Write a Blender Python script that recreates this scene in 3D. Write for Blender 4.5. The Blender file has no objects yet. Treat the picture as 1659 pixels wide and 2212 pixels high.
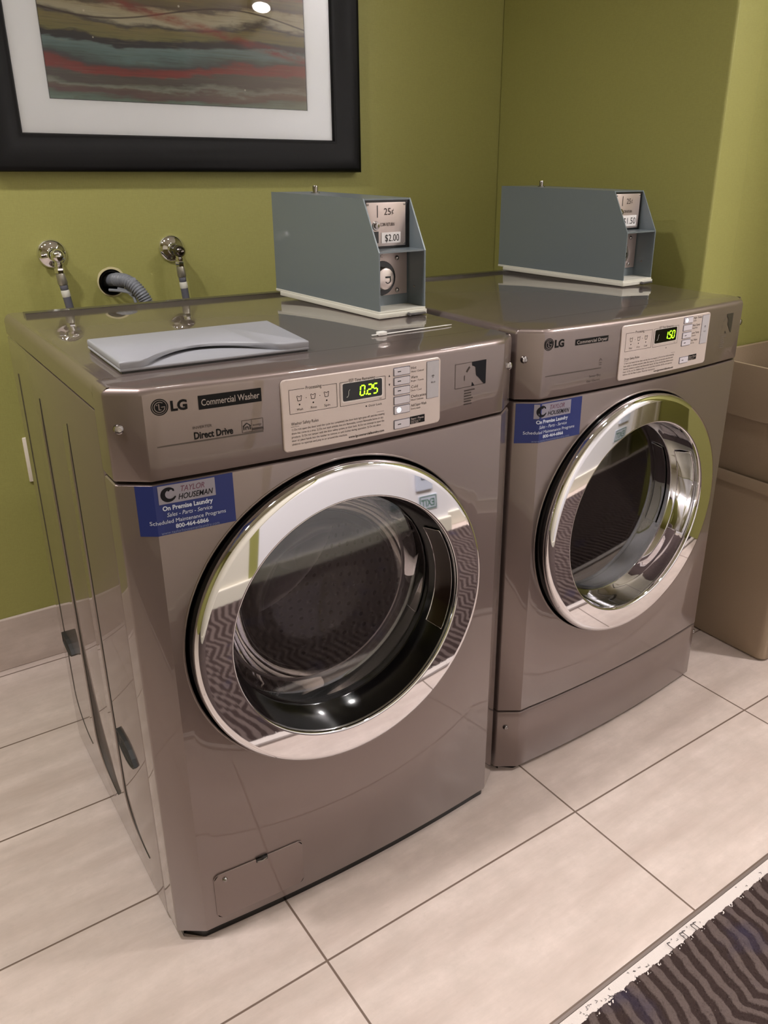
import bpy, bmesh, math, random
from mathutils import Vector, Matrix, noise
random.seed(7)
PI = math.pi
sc = bpy.context.scene
COL = sc.collection

# ------------------------------------------------------------------ measurements (metres)
W, H, D = .686, .967, .676
XC, YA, YB = .0414, .028, .077
ZL, ZP = .9285, .8365
BOW = .014
YW, XR, YE = 1.0746, 1.5419, .2675
def bow(x):
    t = (x - W / 2) / (W / 2 - .05)
    return -BOW * max(0., 1 - t * t)
def front_y(x):
    """front face depth of a machine at x: chamfered corners and a slightly bowed face"""
    if x < XC: return YA * (XC - x) / XC
    if x > W - XC: return YA * (x - W + XC) / XC
    return bow(x)

# ------------------------------------------------------------------ materials
MATS = {}
def lin(c):
    return tuple((v / 12.92 if v <= .04045 else ((v + .055) / 1.055) ** 2.4) for v in c)
def mat(name, rgb, rough=.5, metal=0., coat=0., spec=.5, emit=None, estr=0., bump=None, coat_rough=.05):
    if name in MATS: return MATS[name]
    m = bpy.data.materials.new(name); m.use_nodes = True
    nt = m.node_tree; b = nt.nodes['Principled BSDF']
    b.inputs['Base Color'].default_value = (*lin(rgb), 1)
    b.inputs['Roughness'].default_value = rough
    b.inputs['Metallic'].default_value = metal
    b.inputs['Coat Weight'].default_value = coat
    b.inputs['Coat Roughness'].default_value = coat_rough
    b.inputs['Specular IOR Level'].default_value = spec
    if emit:
        b.inputs['Emission Color'].default_value = (*lin(emit), 1)
        b.inputs['Emission Strength'].default_value = estr
    if bump:
        sc_, st = bump
        tc = nt.nodes.new('ShaderNodeTexCoord'); n = nt.nodes.new('ShaderNodeTexNoise')
        n.inputs['Scale'].default_value = sc_; n.inputs['Detail'].default_value = 4
        bp = nt.nodes.new('ShaderNodeBump'); bp.inputs['Strength'].default_value = st; bp.inputs['Distance'].default_value = .002
        nt.links.new(tc.outputs['Object'], n.inputs['Vector']); nt.links.new(n.outputs['Fac'], bp.inputs['Height'])
        nt.links.new(bp.outputs['Normal'], b.inputs['Normal'])
    MATS[name] = m; return m

class NT:
    """small helper for node graphs"""
    def __init__(s, name):
        s.m = bpy.data.materials.new(name); s.m.use_nodes = True; s.t = s.m.node_tree
        s.b = s.t.nodes['Principled BSDF']; s.out = s.t.nodes['Material Output']
        s.tc = s.t.nodes.new('ShaderNodeTexCoord'); MATS[name] = s.m
    def n(s, typ, **kw):
        x = s.t.nodes.new('ShaderNode' + typ)
        for k, v in kw.items(): setattr(x, k, v)
        return x
    def l(s, a, b): s.t.links.new(a, b)
    def math(s, op, a, b=None, c=None):
        x = s.n('Math', operation=op)
        for i, v in enumerate((a, b, c)):
            if v is None: continue
            if isinstance(v, (int, float)): x.inputs[i].default_value = v
            else: s.l(v, x.inputs[i])
        return x.outputs[0]
    def mix(s, f, a, b):
        x = s.n('Mix', data_type='RGBA')
        for i, v in zip((0, 6, 7), (f, a, b)):
            if isinstance(v, tuple): x.inputs[i].default_value = (*lin(v), 1)
            elif isinstance(v, (int, float)): x.inputs[i].default_value = v
            else: s.l(v, x.inputs[i])
        return x.outputs[2]
    def noise(s, vec, scale, detail=3, rough=.5):
        x = s.n('TexNoise'); s.l(vec, x.inputs['Vector'])
        x.inputs['Scale'].default_value = scale; x.inputs['Detail'].default_value = detail; x.inputs['Roughness'].default_value = rough
        return x.outputs['Fac']
    def mapping(s, scale=(1, 1, 1), loc=(0, 0, 0)):
        x = s.n('Mapping'); s.l(s.tc.outputs['Object'], x.inputs['Vector'])
        x.inputs['Scale'].default_value = scale; x.inputs['Location'].default_value = loc
        return x.outputs[0]
    def ramp(s, f, stops):
        x = s.n('ValToRGB'); s.l(f, x.inputs[0]); e = x.color_ramp.elements
        while len(e) < len(stops): e.new(.5)
        for el, (p, c) in zip(e, stops): el.position = p; el.color = (*lin(c), 1)
        return x.outputs[0]
    def maprange(s, f, a, b, c=0., d=1.):
        x = s.n('MapRange'); s.l(f, x.inputs[0])
        for i, v in enumerate((a, b, c, d)): x.inputs[i + 1].default_value = v
        return x.outputs[0]
    def bump(s, h, strength, dist=.002):
        x = s.n('Bump'); s.l(h, x.inputs['Height']); x.inputs['Strength'].default_value = strength; x.inputs['Distance'].default_value = dist
        s.l(x.outputs[0], s.b.inputs['Normal'])

PAINT = mat('graphite_paint', (.498, .442, .428), .38, .70, 1., .5, coat_rough=.025)
DARK = mat('dark_plastic', (.10, .095, .10), .35)
BLACK = mat('gloss_black', (.035, .03, .035), .12)
CHROME = mat('chrome', (.91, .905, .92), .03, 1.)
SCREWM = mat('screw_steel', (.62, .60, .59), .2, 1.)
SILVER = mat('fascia_silver', (.80, .74, .72), .42, .25)
KEYM = mat('key_plastic', (.80, .77, .80), .4)
KEYEDGE = mat('key_surround', (.42, .40, .44), .5)
INK = mat('dark_ink', (.045, .035, .038), .55, 0, 0, .2)
INKSOFT = mat('soft_ink', (.27, .235, .225), .55, 0, 0, .2)
BLUE = mat('sticker_blue', (.135, .18, .42), .4, 0, 0., .35)
STSILVER = mat('sticker_silver', (.55, .53, .58), .3, .3)
STWHITE = mat('sticker_white', (.80, .82, .88), .4)
NAVY = mat('sticker_navy', (.06, .055, .085), .5, 0, 0, .2)
WINE = mat('sticker_wine', (.42, .26, .34), .4)
GREY = mat('coinbox_grey', (.42, .455, .475), .34, .1, .25)
STEEL = mat('brushed_steel', (.76, .70, .68), .42, .6)
CREAM = mat('cream_plastic', (.80, .79, .75), .4)
WHITE = mat('white_plastic', (.565, .565, .59), .42)
RUBBER = mat('grey_rubber', (.115, .11, .12), .45)
HOSE = mat('hose_grey', (.45, .46, .49), .45)
HOSEDK = mat('hose_slate', (.35, .35, .39), .45)
FRAMEM = mat('frame_black', (.028, .025, .032), .45, 0, 0., .22, None, 0, (60, .15))
MATB = mat('mat_board', (.975, .98, .99), .8)
BIN = mat('bin_taupe', (.61, .535, .45), .45, 0, 0, .5, None, 0, (220, .25))
DRUMS = mat('drum_steel', (.62, .62, .64), .3, 1.)
LEDG = mat('led_green', (.55, .95, .10), .5, emit=(.62, 1., .12), estr=3.2)
LEDW = mat('led_white', (.9, .95, 1.), .5, emit=(.85, .93, 1.), estr=3.)
TRIMM = mat('tile_trim', (.55, .50, .48), .4, .6)
CEIL = mat('ceiling_white', (.86, .84, .80), .8)
WHITEWALL = mat('white_wall', (.925, .91, .92), .7)
CREAMWALL = mat('cream_trim', (.87, .84, .78), .55)
EXITG = mat('exit_green', (.08, .38, .24), .5)
BRASS = mat('handle_bronze', (.16, .10, .07), .18, .3, .5)
PAPER = mat('price_paper', (.88, .86, .86), .6)
TORN = mat('torn_paper', (.78, .74, .58), .85)
LAMPM = mat('lamp_diffuser', (1, .95, .88), .5, emit=(1, .975, .95), estr=30.)

def glass_mat(name, tint, boost, rough=0.):
    g = NT(name); t = g.t
    tr = g.n('BsdfTransparent'); tr.inputs[0].default_value = (*lin(tint), 1)
    gl = g.n('BsdfGlossy'); gl.inputs['Roughness'].default_value = rough; gl.inputs[0].default_value = (1, 1, 1, 1)
    fr = g.n('Fresnel'); fr.inputs[0].default_value = 1.5
    f = g.math('MINIMUM', g.math('MULTIPLY', fr.outputs[0], boost), 1.)
    mx = g.n('MixShader'); g.l(f, mx.inputs[0]); g.l(tr.outputs[0], mx.inputs[1]); g.l(gl.outputs[0], mx.inputs[2])
    g.l(mx.outputs[0], g.out.inputs[0]); t.nodes.remove(g.b); return g.m
DOORGLASS = glass_mat('tinted_door_glass', (.80, .775, .79), 2.9, .05)
BOWLGLASS = glass_mat('bowl_glass', (.95, .95, .96), 1.2)
DRYGLASS = glass_mat('dryer_door_glass', (.86, .82, .81), 1.7, .035)
PICGLASS = glass_mat('picture_glass', (.99, .99, .99), .9)

def wall_mat():
    g = NT('lime_wallpaper')
    v = g.mapping((1, 1, 1)); n1 = g.noise(v, 2.2, 3)
    vf = g.mapping((520, 520, 90)); n2 = g.noise(vf, 1, 2)
    vg = g.mapping((90, 90, 520)); n3 = g.noise(vg, 1, 2)
    w = g.math('MULTIPLY', g.math('ADD', n2, n3), .5)
    c = g.mix(n1, (.612, .598, .345), (.588, .58, .335))
    c2 = g.mix(g.maprange(w, .35, .65, 0, .16), c, (.43, .40, .20))
    g.l(c2, g.b.inputs['Base Color']); g.b.inputs['Roughness'].default_value = .55; g.b.inputs['Specular IOR Level'].default_value = .35
    g.bump(w, .25, .0012); return g.m
LIME = wall_mat()

def tile_mat(name, gx, gy, tx, ty, vertical=False):
    g = NT(name)
    sp = g.n('SeparateXYZ'); g.l(g.tc.outputs['Object'], sp.inputs[0])
    X = sp.outputs[0]; Y = sp.outputs[2 if vertical else 1]
    def joint(c, o, p):
        f = g.math('FRACT', g.math('DIVIDE', g.math('SUBTRACT', c, o), p))
        d = g.math('MULTIPLY', g.math('MINIMUM', f, g.math('SUBTRACT', 1., f)), p)
        return d
    d = g.math('MINIMUM', joint(X, gx, tx), joint(Y, gy, ty)) if not vertical else joint(X, gx, tx)
    grout = g.maprange(d, .0015, .0024, 1, 0)
    s1 = g.noise(g.mapping((1.6, 9, 9)), 1.7, 6, .62)
    s2 = g.noise(g.mapping((6, 7, 7)), 3, 6, .7)
    s3 = g.noise(g.mapping((60, 60, 60)), 1, 3, .6)
    c = g.mix(g.maprange(s1, .3, .7), (.715, .645, .61), (.83, .765, .735))
    c = g.mix(g.maprange(s2, .35, .75, 0, .6), c, (.69, .635, .60))
    c = g.mix(g.maprange(s3, .62, .8, 0, .22), c, (.62, .56, .52))
    c = g.mix(grout, c, (.42, .35, .31))
    g.l(c, g.b.inputs['Base Color'])
    g.l(g.maprange(s2, .3, .7, .30, .44), g.b.inputs['Roughness'])
    g.bump(g.math('SUBTRACT', g.math('MULTIPLY', s2, .12), grout), .35, .0012)
    return g.m
FLOORM = tile_mat('floor_tile', .18643, -.15284, .58417, .29827)
BASEM = tile_mat('base_tile', .40, 0, .58417, .3, True)

def art_mat():
    """abstract landscape of loose horizontal strokes: object coordinates, metres"""
    g = NT('abstract_art')
    v = g.tc.outputs['Object']
    sp = g.n('SeparateXYZ'); g.l(v, sp.inputs[0]); X, Z = sp.outputs[0], sp.outputs[2]
    nv = g.noise(g.mapping((1.6, 1, 7)), 2.2, 5, .55); nf = g.noise(g.mapping((9, 1, 26)), 2.5, 6, .65)
    wave = g.math('MULTIPLY', g.math('SINE', g.math('MULTIPLY', X, 7.5)), .010)
    z = g.math('ADD', g.math('ADD', Z, wave), g.math('MULTIPLY', g.math('SUBTRACT', nv, .5), .075))
    z = g.math('ADD', z, g.math('MULTIPLY', g.math('SUBTRACT', nf, .5), .020))
    f = g.maprange(z, 0., .46)
    st = [(0, (.47, .56, .50)), (.030, (.40, .47, .42)), (.050, (.40, .30, .27)), (.075, (.43, .36, .32)), (.085, (.55, .57, .51)), (.105, (.34, .30, .27)), (.135, (.36, .33, .29)), (.15, (.57, .23, .20)), (.175, (.52, .22, .19)),
          (.19, (.29, .29, .29)), (.225, (.40, .50, .49)), (.262, (.45, .54, .53)), (.275, (.15, .14, .16)), (.305, (.19, .17, .17)), (.32, (.50, .47, .27)), (.365, (.52, .47, .28)),
          (.38, (.27, .24, .22)), (.40, (.72, .69, .58)), (.435, (.68, .63, .50)), (.45, (.38, .32, .24)), (.50, (.50, .44, .27)), (.54, (.55, .22, .19)), (.58, (.43, .28, .24)), (.60, (.35, .42, .40)), (.64, (.26, .22, .20)), (.70, (.60, .54, .32)), (.90, (.64, .57, .34)), (.97, (.48, .25, .21))]
    c = g.ramp(f, st)
    fs = g.noise(g.mapping((5, 1, 150)), 1.6, 5, .7); fb = g.noise(g.mapping((14, 1, 22)), 2.0, 6, .7)
    c = g.mix(g.maprange(fs, .50, .72, 0, .55), c, (.24, .21, .18)); c = g.mix(g.maprange(fs, .28, .42, .45, 0), c, (.62, .60, .50)); c = g.mix(g.maprange(fb, .58, .75, 0, .5), c, (.36, .33, .26))
    hz = g.maprange(X, .30, .62, 0, .42)  # haze of the glass reflection painted into the print, lower right
    c = g.mix(g.math('MULTIPLY', hz, g.maprange(f, .55, .05)), c, (.60, .50, .40))
    sw = g.math('ABSOLUTE', g.math('SUBTRACT', Z, g.math('ADD', .19, g.math('MULTIPLY', g.math('SINE', g.math('ADD', g.math('MULTIPLY', X, 9.5), 3.6)), .022))))
    c = g.mix(g.maprange(sw, .0012, .0022, .8, 0), c, (.22, .15, .10))
    sw2 = g.math('ABSOLUTE', g.math('SUBTRACT', Z, g.math('SUBTRACT', .235, g.math('MULTIPLY', X, .19))))
    c = g.mix(g.math('MULTIPLY', g.maprange(sw2, .004, .014, .75, 0), g.maprange(nf, .3, .6)), c, (.55, .20, .15))
    sp3 = g.n('TexVoronoi'); g.l(g.mapping((1, 1, 1)), sp3.inputs['Vector']); sp3.inputs['Scale'].default_value = 22
    c = g.mix(g.maprange(sp3.outputs['Distance'], .045, .06, .7, 0), c, (.85, .82, .74))
    g.l(c, g.b.inputs['Base Color']); g.b.inputs['Roughness'].default_value = .7; return g.m
ART = art_mat()

def drum_mat():
    g = NT('perforated_drum')
    uv = g.tc.outputs['UV']; sp = g.n('SeparateXYZ'); g.l(uv, sp.inputs[0])
    u, v = sp.outputs[0], sp.outputs[1]
    row = g.math('MODULO', g.math('FLOOR', v), 2.)
    fu = g.math('SUBTRACT', g.math('FRACT', g.math('ADD', u, g.math('MULTIPLY', row, .5))), .5)
    fv = g.math('SUBTRACT', g.math('FRACT', v), .5)
    d = g.math('SQRT', g.math('ADD', g.math('MULTIPLY', fu, fu), g.math('MULTIPLY', fv, fv)))
    hole = g.maprange(d, .17, .22, 1, 0)
    g.l(g.mix(hole, (.66, .66, .68), (.02, .02, .02)), g.b.inputs['Base Color'])
    g.l(g.math('MULTIPLY', g.math('SUBTRACT', 1., hole), .45), g.b.inputs['Metallic']); g.b.inputs['Roughness'].default_value = .45
    return g.m
PERF = drum_mat()

def carpet_mat():
    g = NT('carpet_pile')
    a = g.n('Attribute', attribute_name='rib'); n = g.noise(g.tc.outputs['Object'], 420, 3, .75); n2 = g.noise(g.tc.outputs['Object'], 7, 3, .6)
    f = g.math('ADD', a.outputs['Fac'], g.math('MULTIPLY', g.math('SUBTRACT', n, .5), .7))
    c = g.mix(g.maprange(f, .25, .75), (.245, .195, .185), (.405, .35, .335))
    c = g.mix(g.maprange(n2, .60, .72, 0, .55), c, (.235, .22, .31))
    c = g.mix(g.maprange(n, .64, .74, 0, .5), c, (.62, .56, .53))
    g.l(c, g.b.inputs['Base Color']); g.b.inputs['Roughness'].default_value = .95; g.b.inputs['Specular IOR Level'].default_value = .1
    g.bump(n, .9, .004); return g.m
CARPET = carpet_mat()

# ------------------------------------------------------------------ mesh helpers
class MB:
    def __init__(s): s.bm = bmesh.new(); s.mi = 0
    def face(s, vs):
        try:
            f = s.bm.faces.new(vs); f.material_index = s.mi; return f
        except ValueError: return None
    def poly(s, pts): return s.face([s.bm.verts.new(p) for p in pts])
    def box(s, a, b, bev=0., seg=2):
        x0, y0, z0 = a; x1, y1, z1 = b
        r = bmesh.ops.create_cube(s.bm, size=1)
        for v in r['verts']: v.co = ((x0 + x1) / 2 + v.co.x * (x1 - x0), (y0 + y1) / 2 + v.co.y * (y1 - y0), (z0 + z1) / 2 + v.co.z * (z1 - z0))
        fs = {f for v in r['verts'] for f in v.link_faces}
        for f in fs: f.material_index = s.mi
        if bev > 0:
            es = list({e for v in r['verts'] for e in v.link_edges})
            q = bmesh.ops.bevel(s.bm, geom=es, offset=bev, segments=seg, profile=.5, affect='EDGES')
            for f in q['faces']: f.material_index = s.mi
    def loft(s, loops, cap0=True, cap1=True, closed=True):
        L = [[s.bm.verts.new(p) for p in lp] for lp in loops]; n = len(L[0])
        for a, b in zip(L, L[1:]):
            for i in range(n if closed else n - 1):
                s.face([a[i], a[(i + 1) % n], b[(i + 1) % n], b[i]])
        if cap0: s.face(L[0][::-1])
        if cap1: s.face(L[-1])
        return L
    def lathe(s, prof, c, axis='y', seg=64, cap0=False, cap1=False, a0=0., a1=2 * PI, uv=None):
        """prof: (radius, depth) pairs; the circle's centre c=(x,z) for axis y, (x,y) for axis z, (y,z) for axis x"""
        full = abs(a1 - a0 - 2 * PI) < 1e-6; n = seg if full else seg + 1
        def P(r, t, k):
            an = a0 + (a1 - a0) * k / seg; u, v = c[0] + r * math.cos(an), c[1] + r * math.sin(an)
            return {'y': (u, t, v), 'z': (u, v, t), 'x': (t, u, v)}[axis]
        L = [[s.bm.verts.new(P(r, t, k)) for k in range(n)] for r, t in prof]
        uvl = s.bm.loops.layers.uv.verify() if uv else None
        for j, (a, b) in enumerate(zip(L, L[1:])):
            for i in range(seg):
                f = s.face([a[i], a[(i + 1) % n], b[(i + 1) % n], b[i]])
                if f and uv:
                    for lp, (du, dj) in zip(f.loops, ((0, 0), (1, 0), (1, 1), (0, 1))):
                        lp[uvl].uv = ((i + du) / seg * uv[0], prof[j + dj][1] / uv[1])
        if cap0: s.face(L[0][::-1])
        if cap1: s.face(L[-1])
    def tube(s, pts, r, seg=12, caps=True, radii=None):
        pts = [Vector(p) for p in pts]; n = len(pts); loops = []; up = None
        for i, p in enumerate(pts):
            t = (pts[min(i + 1, n - 1)] - pts[max(i - 1, 0)]).normalized()
            if up is None:
                up = t.orthogonal().normalized()
            up = (up - t * up.dot(t)).normalized(); sd = t.cross(up); rr = radii[i] if radii else r
            loops.append([p + (up * math.cos(2 * PI * k / seg) + sd * math.sin(2 * PI * k / seg)) * rr for k in range(seg)])
        s.loft(loops, caps, caps)
    def sphere(s, c, r, sx=1, sy=1, sz=1, u=20, v=12):
        q = bmesh.ops.create_uvsphere(s.bm, u_segments=u, v_segments=v, radius=r)
        for x in q['verts']: x.co = (c[0] + x.co.x * sx, c[1] + x.co.y * sy, c[2] + x.co.z * sz)
        for f in {f for x in q['verts'] for f in x.link_faces}: f.material_index = s.mi
    def prism_y(s, pts, y0, y1, bev=0.):
        """(x,z) outline extruded from y0 (front) to y1"""
        s.loft([[(x, y0, z) for x, z in pts], [(x, y1, z) for x, z in pts]])
    def prism_x(s, pts, x0, x1): s.loft([[(x0, y, z) for y, z in pts], [(x1, y, z) for y, z in pts]])
    def prism_z(s, pts, z0, z1): s.loft([[(x, y, z0) for x, y in pts], [(x, y, z1) for x, y in pts]])
    def seg(s, a, b, w, y):
        """flat printed stroke in the x-z plane"""
        d = Vector((b[0] - a[0], b[1] - a[1])); d = d.normalized() * w / 2 if d.length > 0 else Vector((w / 2, 0)); n = Vector((-d.y, d.x))
        s.poly([(a[0] - n.x, y, a[1] - n.y), (b[0] - n.x, y, b[1] - n.y), (b[0] + n.x, y, b[1] + n.y), (a[0] + n.x, y, a[1] + n.y)])
    def rect_line(s, x0, z0, x1, z1, w, y, gap=None):
        s.seg((x0, z0), (x1, z0), w, y); s.seg((x0, z0), (x0, z1), w, y); s.seg((x1, z0), (x1, z1), w, y)
        if gap: s.seg((x0, z1), (gap[0], z1), w, y); s.seg((gap[1], z1), (x1, z1), w, y)
        else: s.seg((x0, z1), (x1, z1), w, y)
    def text(s, body, x, z, size, y, width=None, shear=0., bold=0., align='LEFT', rot=0.):
        """lettering lying in the x-z plane, baseline at (x, z), facing -y"""
        cu = bpy.data.curves.new('lettering', 'FONT'); cu.body = body; cu.size = size; cu.shear = shear; cu.offset = bold
        cu.align_x = align; cu.resolution_u = 3; cu.fill_mode = 'FRONT'
        o = bpy.data.objects.new('lettering', cu); COL.objects.link(o)
        bpy.context.view_layer.update()
        me = bpy.data.meshes.new_from_object(o.evaluated_get(bpy.context.evaluated_depsgraph_get()))
        bpy.data.objects.remove(o); bpy.data.curves.remove(cu)
        xs = [v.co.x for v in me.vertices]
        k = 1.
        if width and xs:
            ext = max(xs) - min(xs); k = width / ext
        vs = []
        for v in me.vertices:
            a, b = v.co.x * k, v.co.y
            a, b = a * math.cos(rot) - b * math.sin(rot), a * math.sin(rot) + b * math.cos(rot)
            vs.append(s.bm.verts.new((x + a, y, z + b)))
        for p in me.polygons: s.face([vs[i] for i in p.vertices])
        bpy.data.meshes.remove(me)
    def warp(s, fn):
        for v in s.bm.verts: v.co = fn(v.co)
        return s
    def build(s, name, mats, parent=None, smooth=35, loc=None, recalc=True):
        me = bpy.data.meshes.new(name)
        if recalc: bmesh.ops.recalc_face_normals(s.bm, faces=s.bm.faces[:])
        s.bm.to_mesh(me); s.bm.free()
        for m in (mats if isinstance(mats, (list, tuple)) else [mats]): me.materials.append(m)
        if smooth:
            me.polygons.foreach_set('use_smooth', [True] * len(me.polygons)); me.set_sharp_from_angle(angle=math.radians(smooth))
        o = bpy.data.objects.new(name, me); COL.objects.link(o)
        if parent: o.parent = parent
        if loc: o.location = loc
        return o

def rrect(x0, z0, x1, z1, r, n=5):
    pts = []
    for cx, cz, a in ((x1 - r, z0 + r, -PI / 2), (x1 - r, z1 - r, 0), (x0 + r, z1 - r, PI / 2), (x0 + r, z0 + r, PI)):
        for k in range(n + 1):
            t = a + PI / 2 * k / n; pts.append((cx + r * math.cos(t), cz + r * math.sin(t)))
    return pts
def tag(o, label, cat, group=None, kind=None):
    o['label'] = label; o['category'] = cat
    if group: o['group'] = group
    if kind: o['kind'] = kind
    return o
def thing(name, label, cat, loc=(0, 0, 0), rz=0., group=None):
    o = bpy.data.objects.new(name, None); COL.objects.link(o); o.location = loc; o.rotation_euler = (0, 0, rz); o.empty_display_size = .05
    return tag(o, label, cat, group)
def struct(o): o['kind'] = 'structure'; return o
def boolean_cut(o, cutter):
    cutter.parent = o.parent
    md = o.modifiers.new('cut', 'BOOLEAN'); md.operation = 'DIFFERENCE'; md.solver = 'EXACT'; md.object = cutter
    bpy.context.view_layer.update()
    me = bpy.data.meshes.new_from_object(o.evaluated_get(bpy.context.evaluated_depsgraph_get()))
    o.modifiers.clear(); old = o.data; o.data = me; me.name = old.name; bpy.data.meshes.remove(old)
    cm = cutter.data; bpy.data.objects.remove(cutter); bpy.data.meshes.remove(cm)
    me.polygons.foreach_set('use_smooth', [True] * len(me.polygons)); me.set_sharp_from_angle(angle=math.radians(28))

# ------------------------------------------------------------------ the room
XL, XE, YO, ZC = -2.4, 3.6, -1.235, 2.45
m = MB(); m.box((XL, -1.30, -.06), (XE, YW + .1, 0)); struct(m.build('floor', FLOORM, smooth=0))
m = MB(); m.box((XL, YW, 0), (XR + .1, YW + .12, ZC)); wb = m.build('wall_back', LIME, smooth=0); struct(wb)
c = MB(); c.lathe([(.031, YW - .05), (.031, YW + .07)], (.3270, .9535), cap0=True, cap1=True, seg=40)
boolean_cut(wb, c.build('hole_cutter', DARK))
m = MB(); m.box((XR, YE, 0), (XR + .12, YW, ZC), .006, 3); struct(m.build('wall_right', LIME, smooth=0))
m = MB(); m.box((XR + .01, YE + .004, 0), (XE, YE + .12, ZC)); struct(m.build('wall_right_return', LIME, smooth=0))
m = MB(); m.box((2.10, -.60, 0), (2.20, YE + .004, ZC), .004); struct(m.build('wall_alcove', LIME, smooth=0))
m = MB(); m.box((XL - .1, -1.4, 0), (XL, YW + .1, ZC)); struct(m.build('wall_left', LIME, smooth=0))
m = MB(); m.box((XE, -1.4, 0), (XE + .1, YW + .1, ZC)); struct(m.build('wall_far_right', LIME, smooth=0))
m = MB(); m.box((XL - .1, -1.6, ZC), (XE + .1, YW + .12, ZC + .08)); struct(m.build('ceiling', CEIL, smooth=0))
m = MB(); m.box((XL, YW - .011, 0), (XR, YW - .0005, .143), .002); struct(m.build('baseboard_back', BASEM, smooth=0))
m = MB(); m.box((XR - .011, YE, 0), (XR - .0005, YW - .012, .143), .002); struct(m.build('baseboard_right', BASEM, smooth=0))
# opposite side of the corridor (seen in the chrome rings)
m = MB(); m.box((.585, YO - .1, 0), (1.23, YO, ZC)); struct(m.build('wall_front', WHITEWALL, smooth=0))
m = MB(); m.box((1.23, YO - .12, 0), (1.47, YO - .02, ZC)); struct(m.build('wall_front_pilaster', WHITEWALL, smooth=0))
m = MB(); m.box((1.47, YO - .16, 0), (2.84, YO - .06, ZC)); struct(m.build('wall_front_recess', WHITEWALL, smooth=0))
m = MB(); m.box((2.84, YO - .16, 0), (XE, YO - .05, ZC)); struct(m.build('wall_front_end', LIME, smooth=0))
m = MB(); m.box((.545, YO - .1, 0), (.585, YO - .004, ZC)); struct(m.build('wall_front_strip', LIME, smooth=0))
m = MB(); m.box((XL, YO - .1, 0), (.545, YO + .0, ZC)); struct(m.build('wall_front_cream', CREAMWALL, smooth=0))
m = MB(); m.box((XL, YO, 0), (1.23, YO + .012, .07), .003); struct(m.build('baseboard_front', CREAMWALL, smooth=0))
m = MB(); m.box((1.22, YO - .02, 0), (1.48, YO - .004, .07), .003); struct(m.build('baseboard_pilaster', CREAMWALL, smooth=0))
m = MB(); m.box((1.48, YO - .06, 0), (2.57, YO - .048, .07), .003); struct(m.build('baseboard_recess', CREAMWALL, smooth=0))
# door with moulded panels in the recess
m = MB(); m.box((2.61, YO - .06, .008), (2.79, YO - .045, 2.05), .002)
for z0, z1 in ((.12, .75), (.85, 1.9)):
    m.box((2.64, YO - .045, z0), (2.76, YO - .038, z1), .004)
struct(m.build('door_1', CREAMWALL, smooth=30))
m = MB(); m.box((2.58, YO - .06, 0), (2.61, YO - .035, 2.1), .003); m.box((2.79, YO - .06, 0), (2.82, YO - .035, 2.1), .003); m.box((2.58, YO - .06, 2.1), (2.82, YO - .035, 2.14), .003)
struct(m.build('trim_1', CREAMWALL, smooth=30))
m = MB(); m.box((XL, -.4585, 0), (XE, -.4535, .0022)); struct(m.build('trim_2', TRIMM, smooth=0))
# torn wallpaper round the drain opening: belongs to the wall
m = MB(); n = 48; inner, outer = [], []
for k in range(n):
    a = 2 * PI * k / n; j = noise.noise((math.cos(a) * 2.3, math.sin(a) * 2.3, 4.1))
    up = .35 + .65 * max(0, math.sin(a))
    inner.append((.3270 + .031 * math.cos(a), YW - .0012, .9535 + .031 * math.sin(a)))
    ro = .0325 + up * (.0035 + .005 * abs(j))
    outer.append((.3270 + ro * math.cos(a), YW - .0010, .9535 + ro * math.sin(a)))
m.loft([inner, outer], False, False)
tw = m.build('torn_paper', TORN, wb); tw['label'] = 'torn pale paper edge round the drain opening'

# ------------------------------------------------------------------ carpet
def zig(y):
    bp = [(-.46, 0), (-.535, -.014), (-.612, -.040), (-.655, -.008), (-.70, -.034), (-.745, -.004), (-.79, -.036), (-.84, .0), (-.90, -.03), (-.96, .004), (-1.02, -.03), (-1.08, .0), (-1.14, -.03), (-1.25, .01)]
    for (a, p), (b, q) in zip(bp, bp[1:]):
        if a >= y >= b:
            return p + (q - p) * (y - a) / (b - a)
    return 0.
cp = thing('carpet', 'dark brown zigzag ribbed carpet beyond the tile edge', 'carpet')
def carpet_patch(x0, x1, y0, y1, dx, dy, name, fine):
    m = MB(); nx, ny = int(round((x1 - x0) / dx)), int(round((y1 - y0) / dy)); lay = m.bm.verts.layers.float.new('rib'); rows = []
    for j in range(ny + 1):
        y = y0 + (y1 - y0) * j / ny; row = []
        for i in range(nx + 1):
            x = x0 + (x1 - x0) * i / nx; yy = y
            ph = (x - zig(y) * 1.0 + .010 * noise.noise((x * 9, y * 9, 0)) + .0045 * noise.noise((x * 45, y * 45, 2))) / .0290
            f = ph - math.floor(ph); rib = .5 - .5 * math.cos(2 * PI * f); rib = min(1, max(0, (rib - .28) * 1.9))
            z = .0035 + .0022 * rib
            if fine:
                z += .0018 * noise.noise((x * 420, y * 420, 1.7))
                yy += .0016 * noise.noise((x * 300, y * 300, 5.5))
                if j == ny: yy += .006 * noise.noise((x * 26, 3.3, 0)) + .003 * noise.noise((x * 150, 9.1, 0)); z = .001
            v = m.bm.verts.new((x, yy, z)); v[lay] = rib; row.append(v)
        rows.append(row)
    for a, b in zip(rows, rows[1:]):
        for i in range(nx): m.face([a[i], a[i + 1], b[i + 1], b[i]])
    return m.build(name, CARPET, cp, smooth=0, recalc=False)
o = carpet_patch(.30, 1.30, -.80, -.478, .0025, .0025, 'pile', True); o['kind'] = 'stuff'
o = carpet_patch(XL, .30, YO, -.478, .00556, .02, 'pile', False); o['kind'] = 'stuff'
o = carpet_patch(1.30, XE, YO, -.478, .00556, .02, 'pile', False); o['kind'] = 'stuff'
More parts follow.
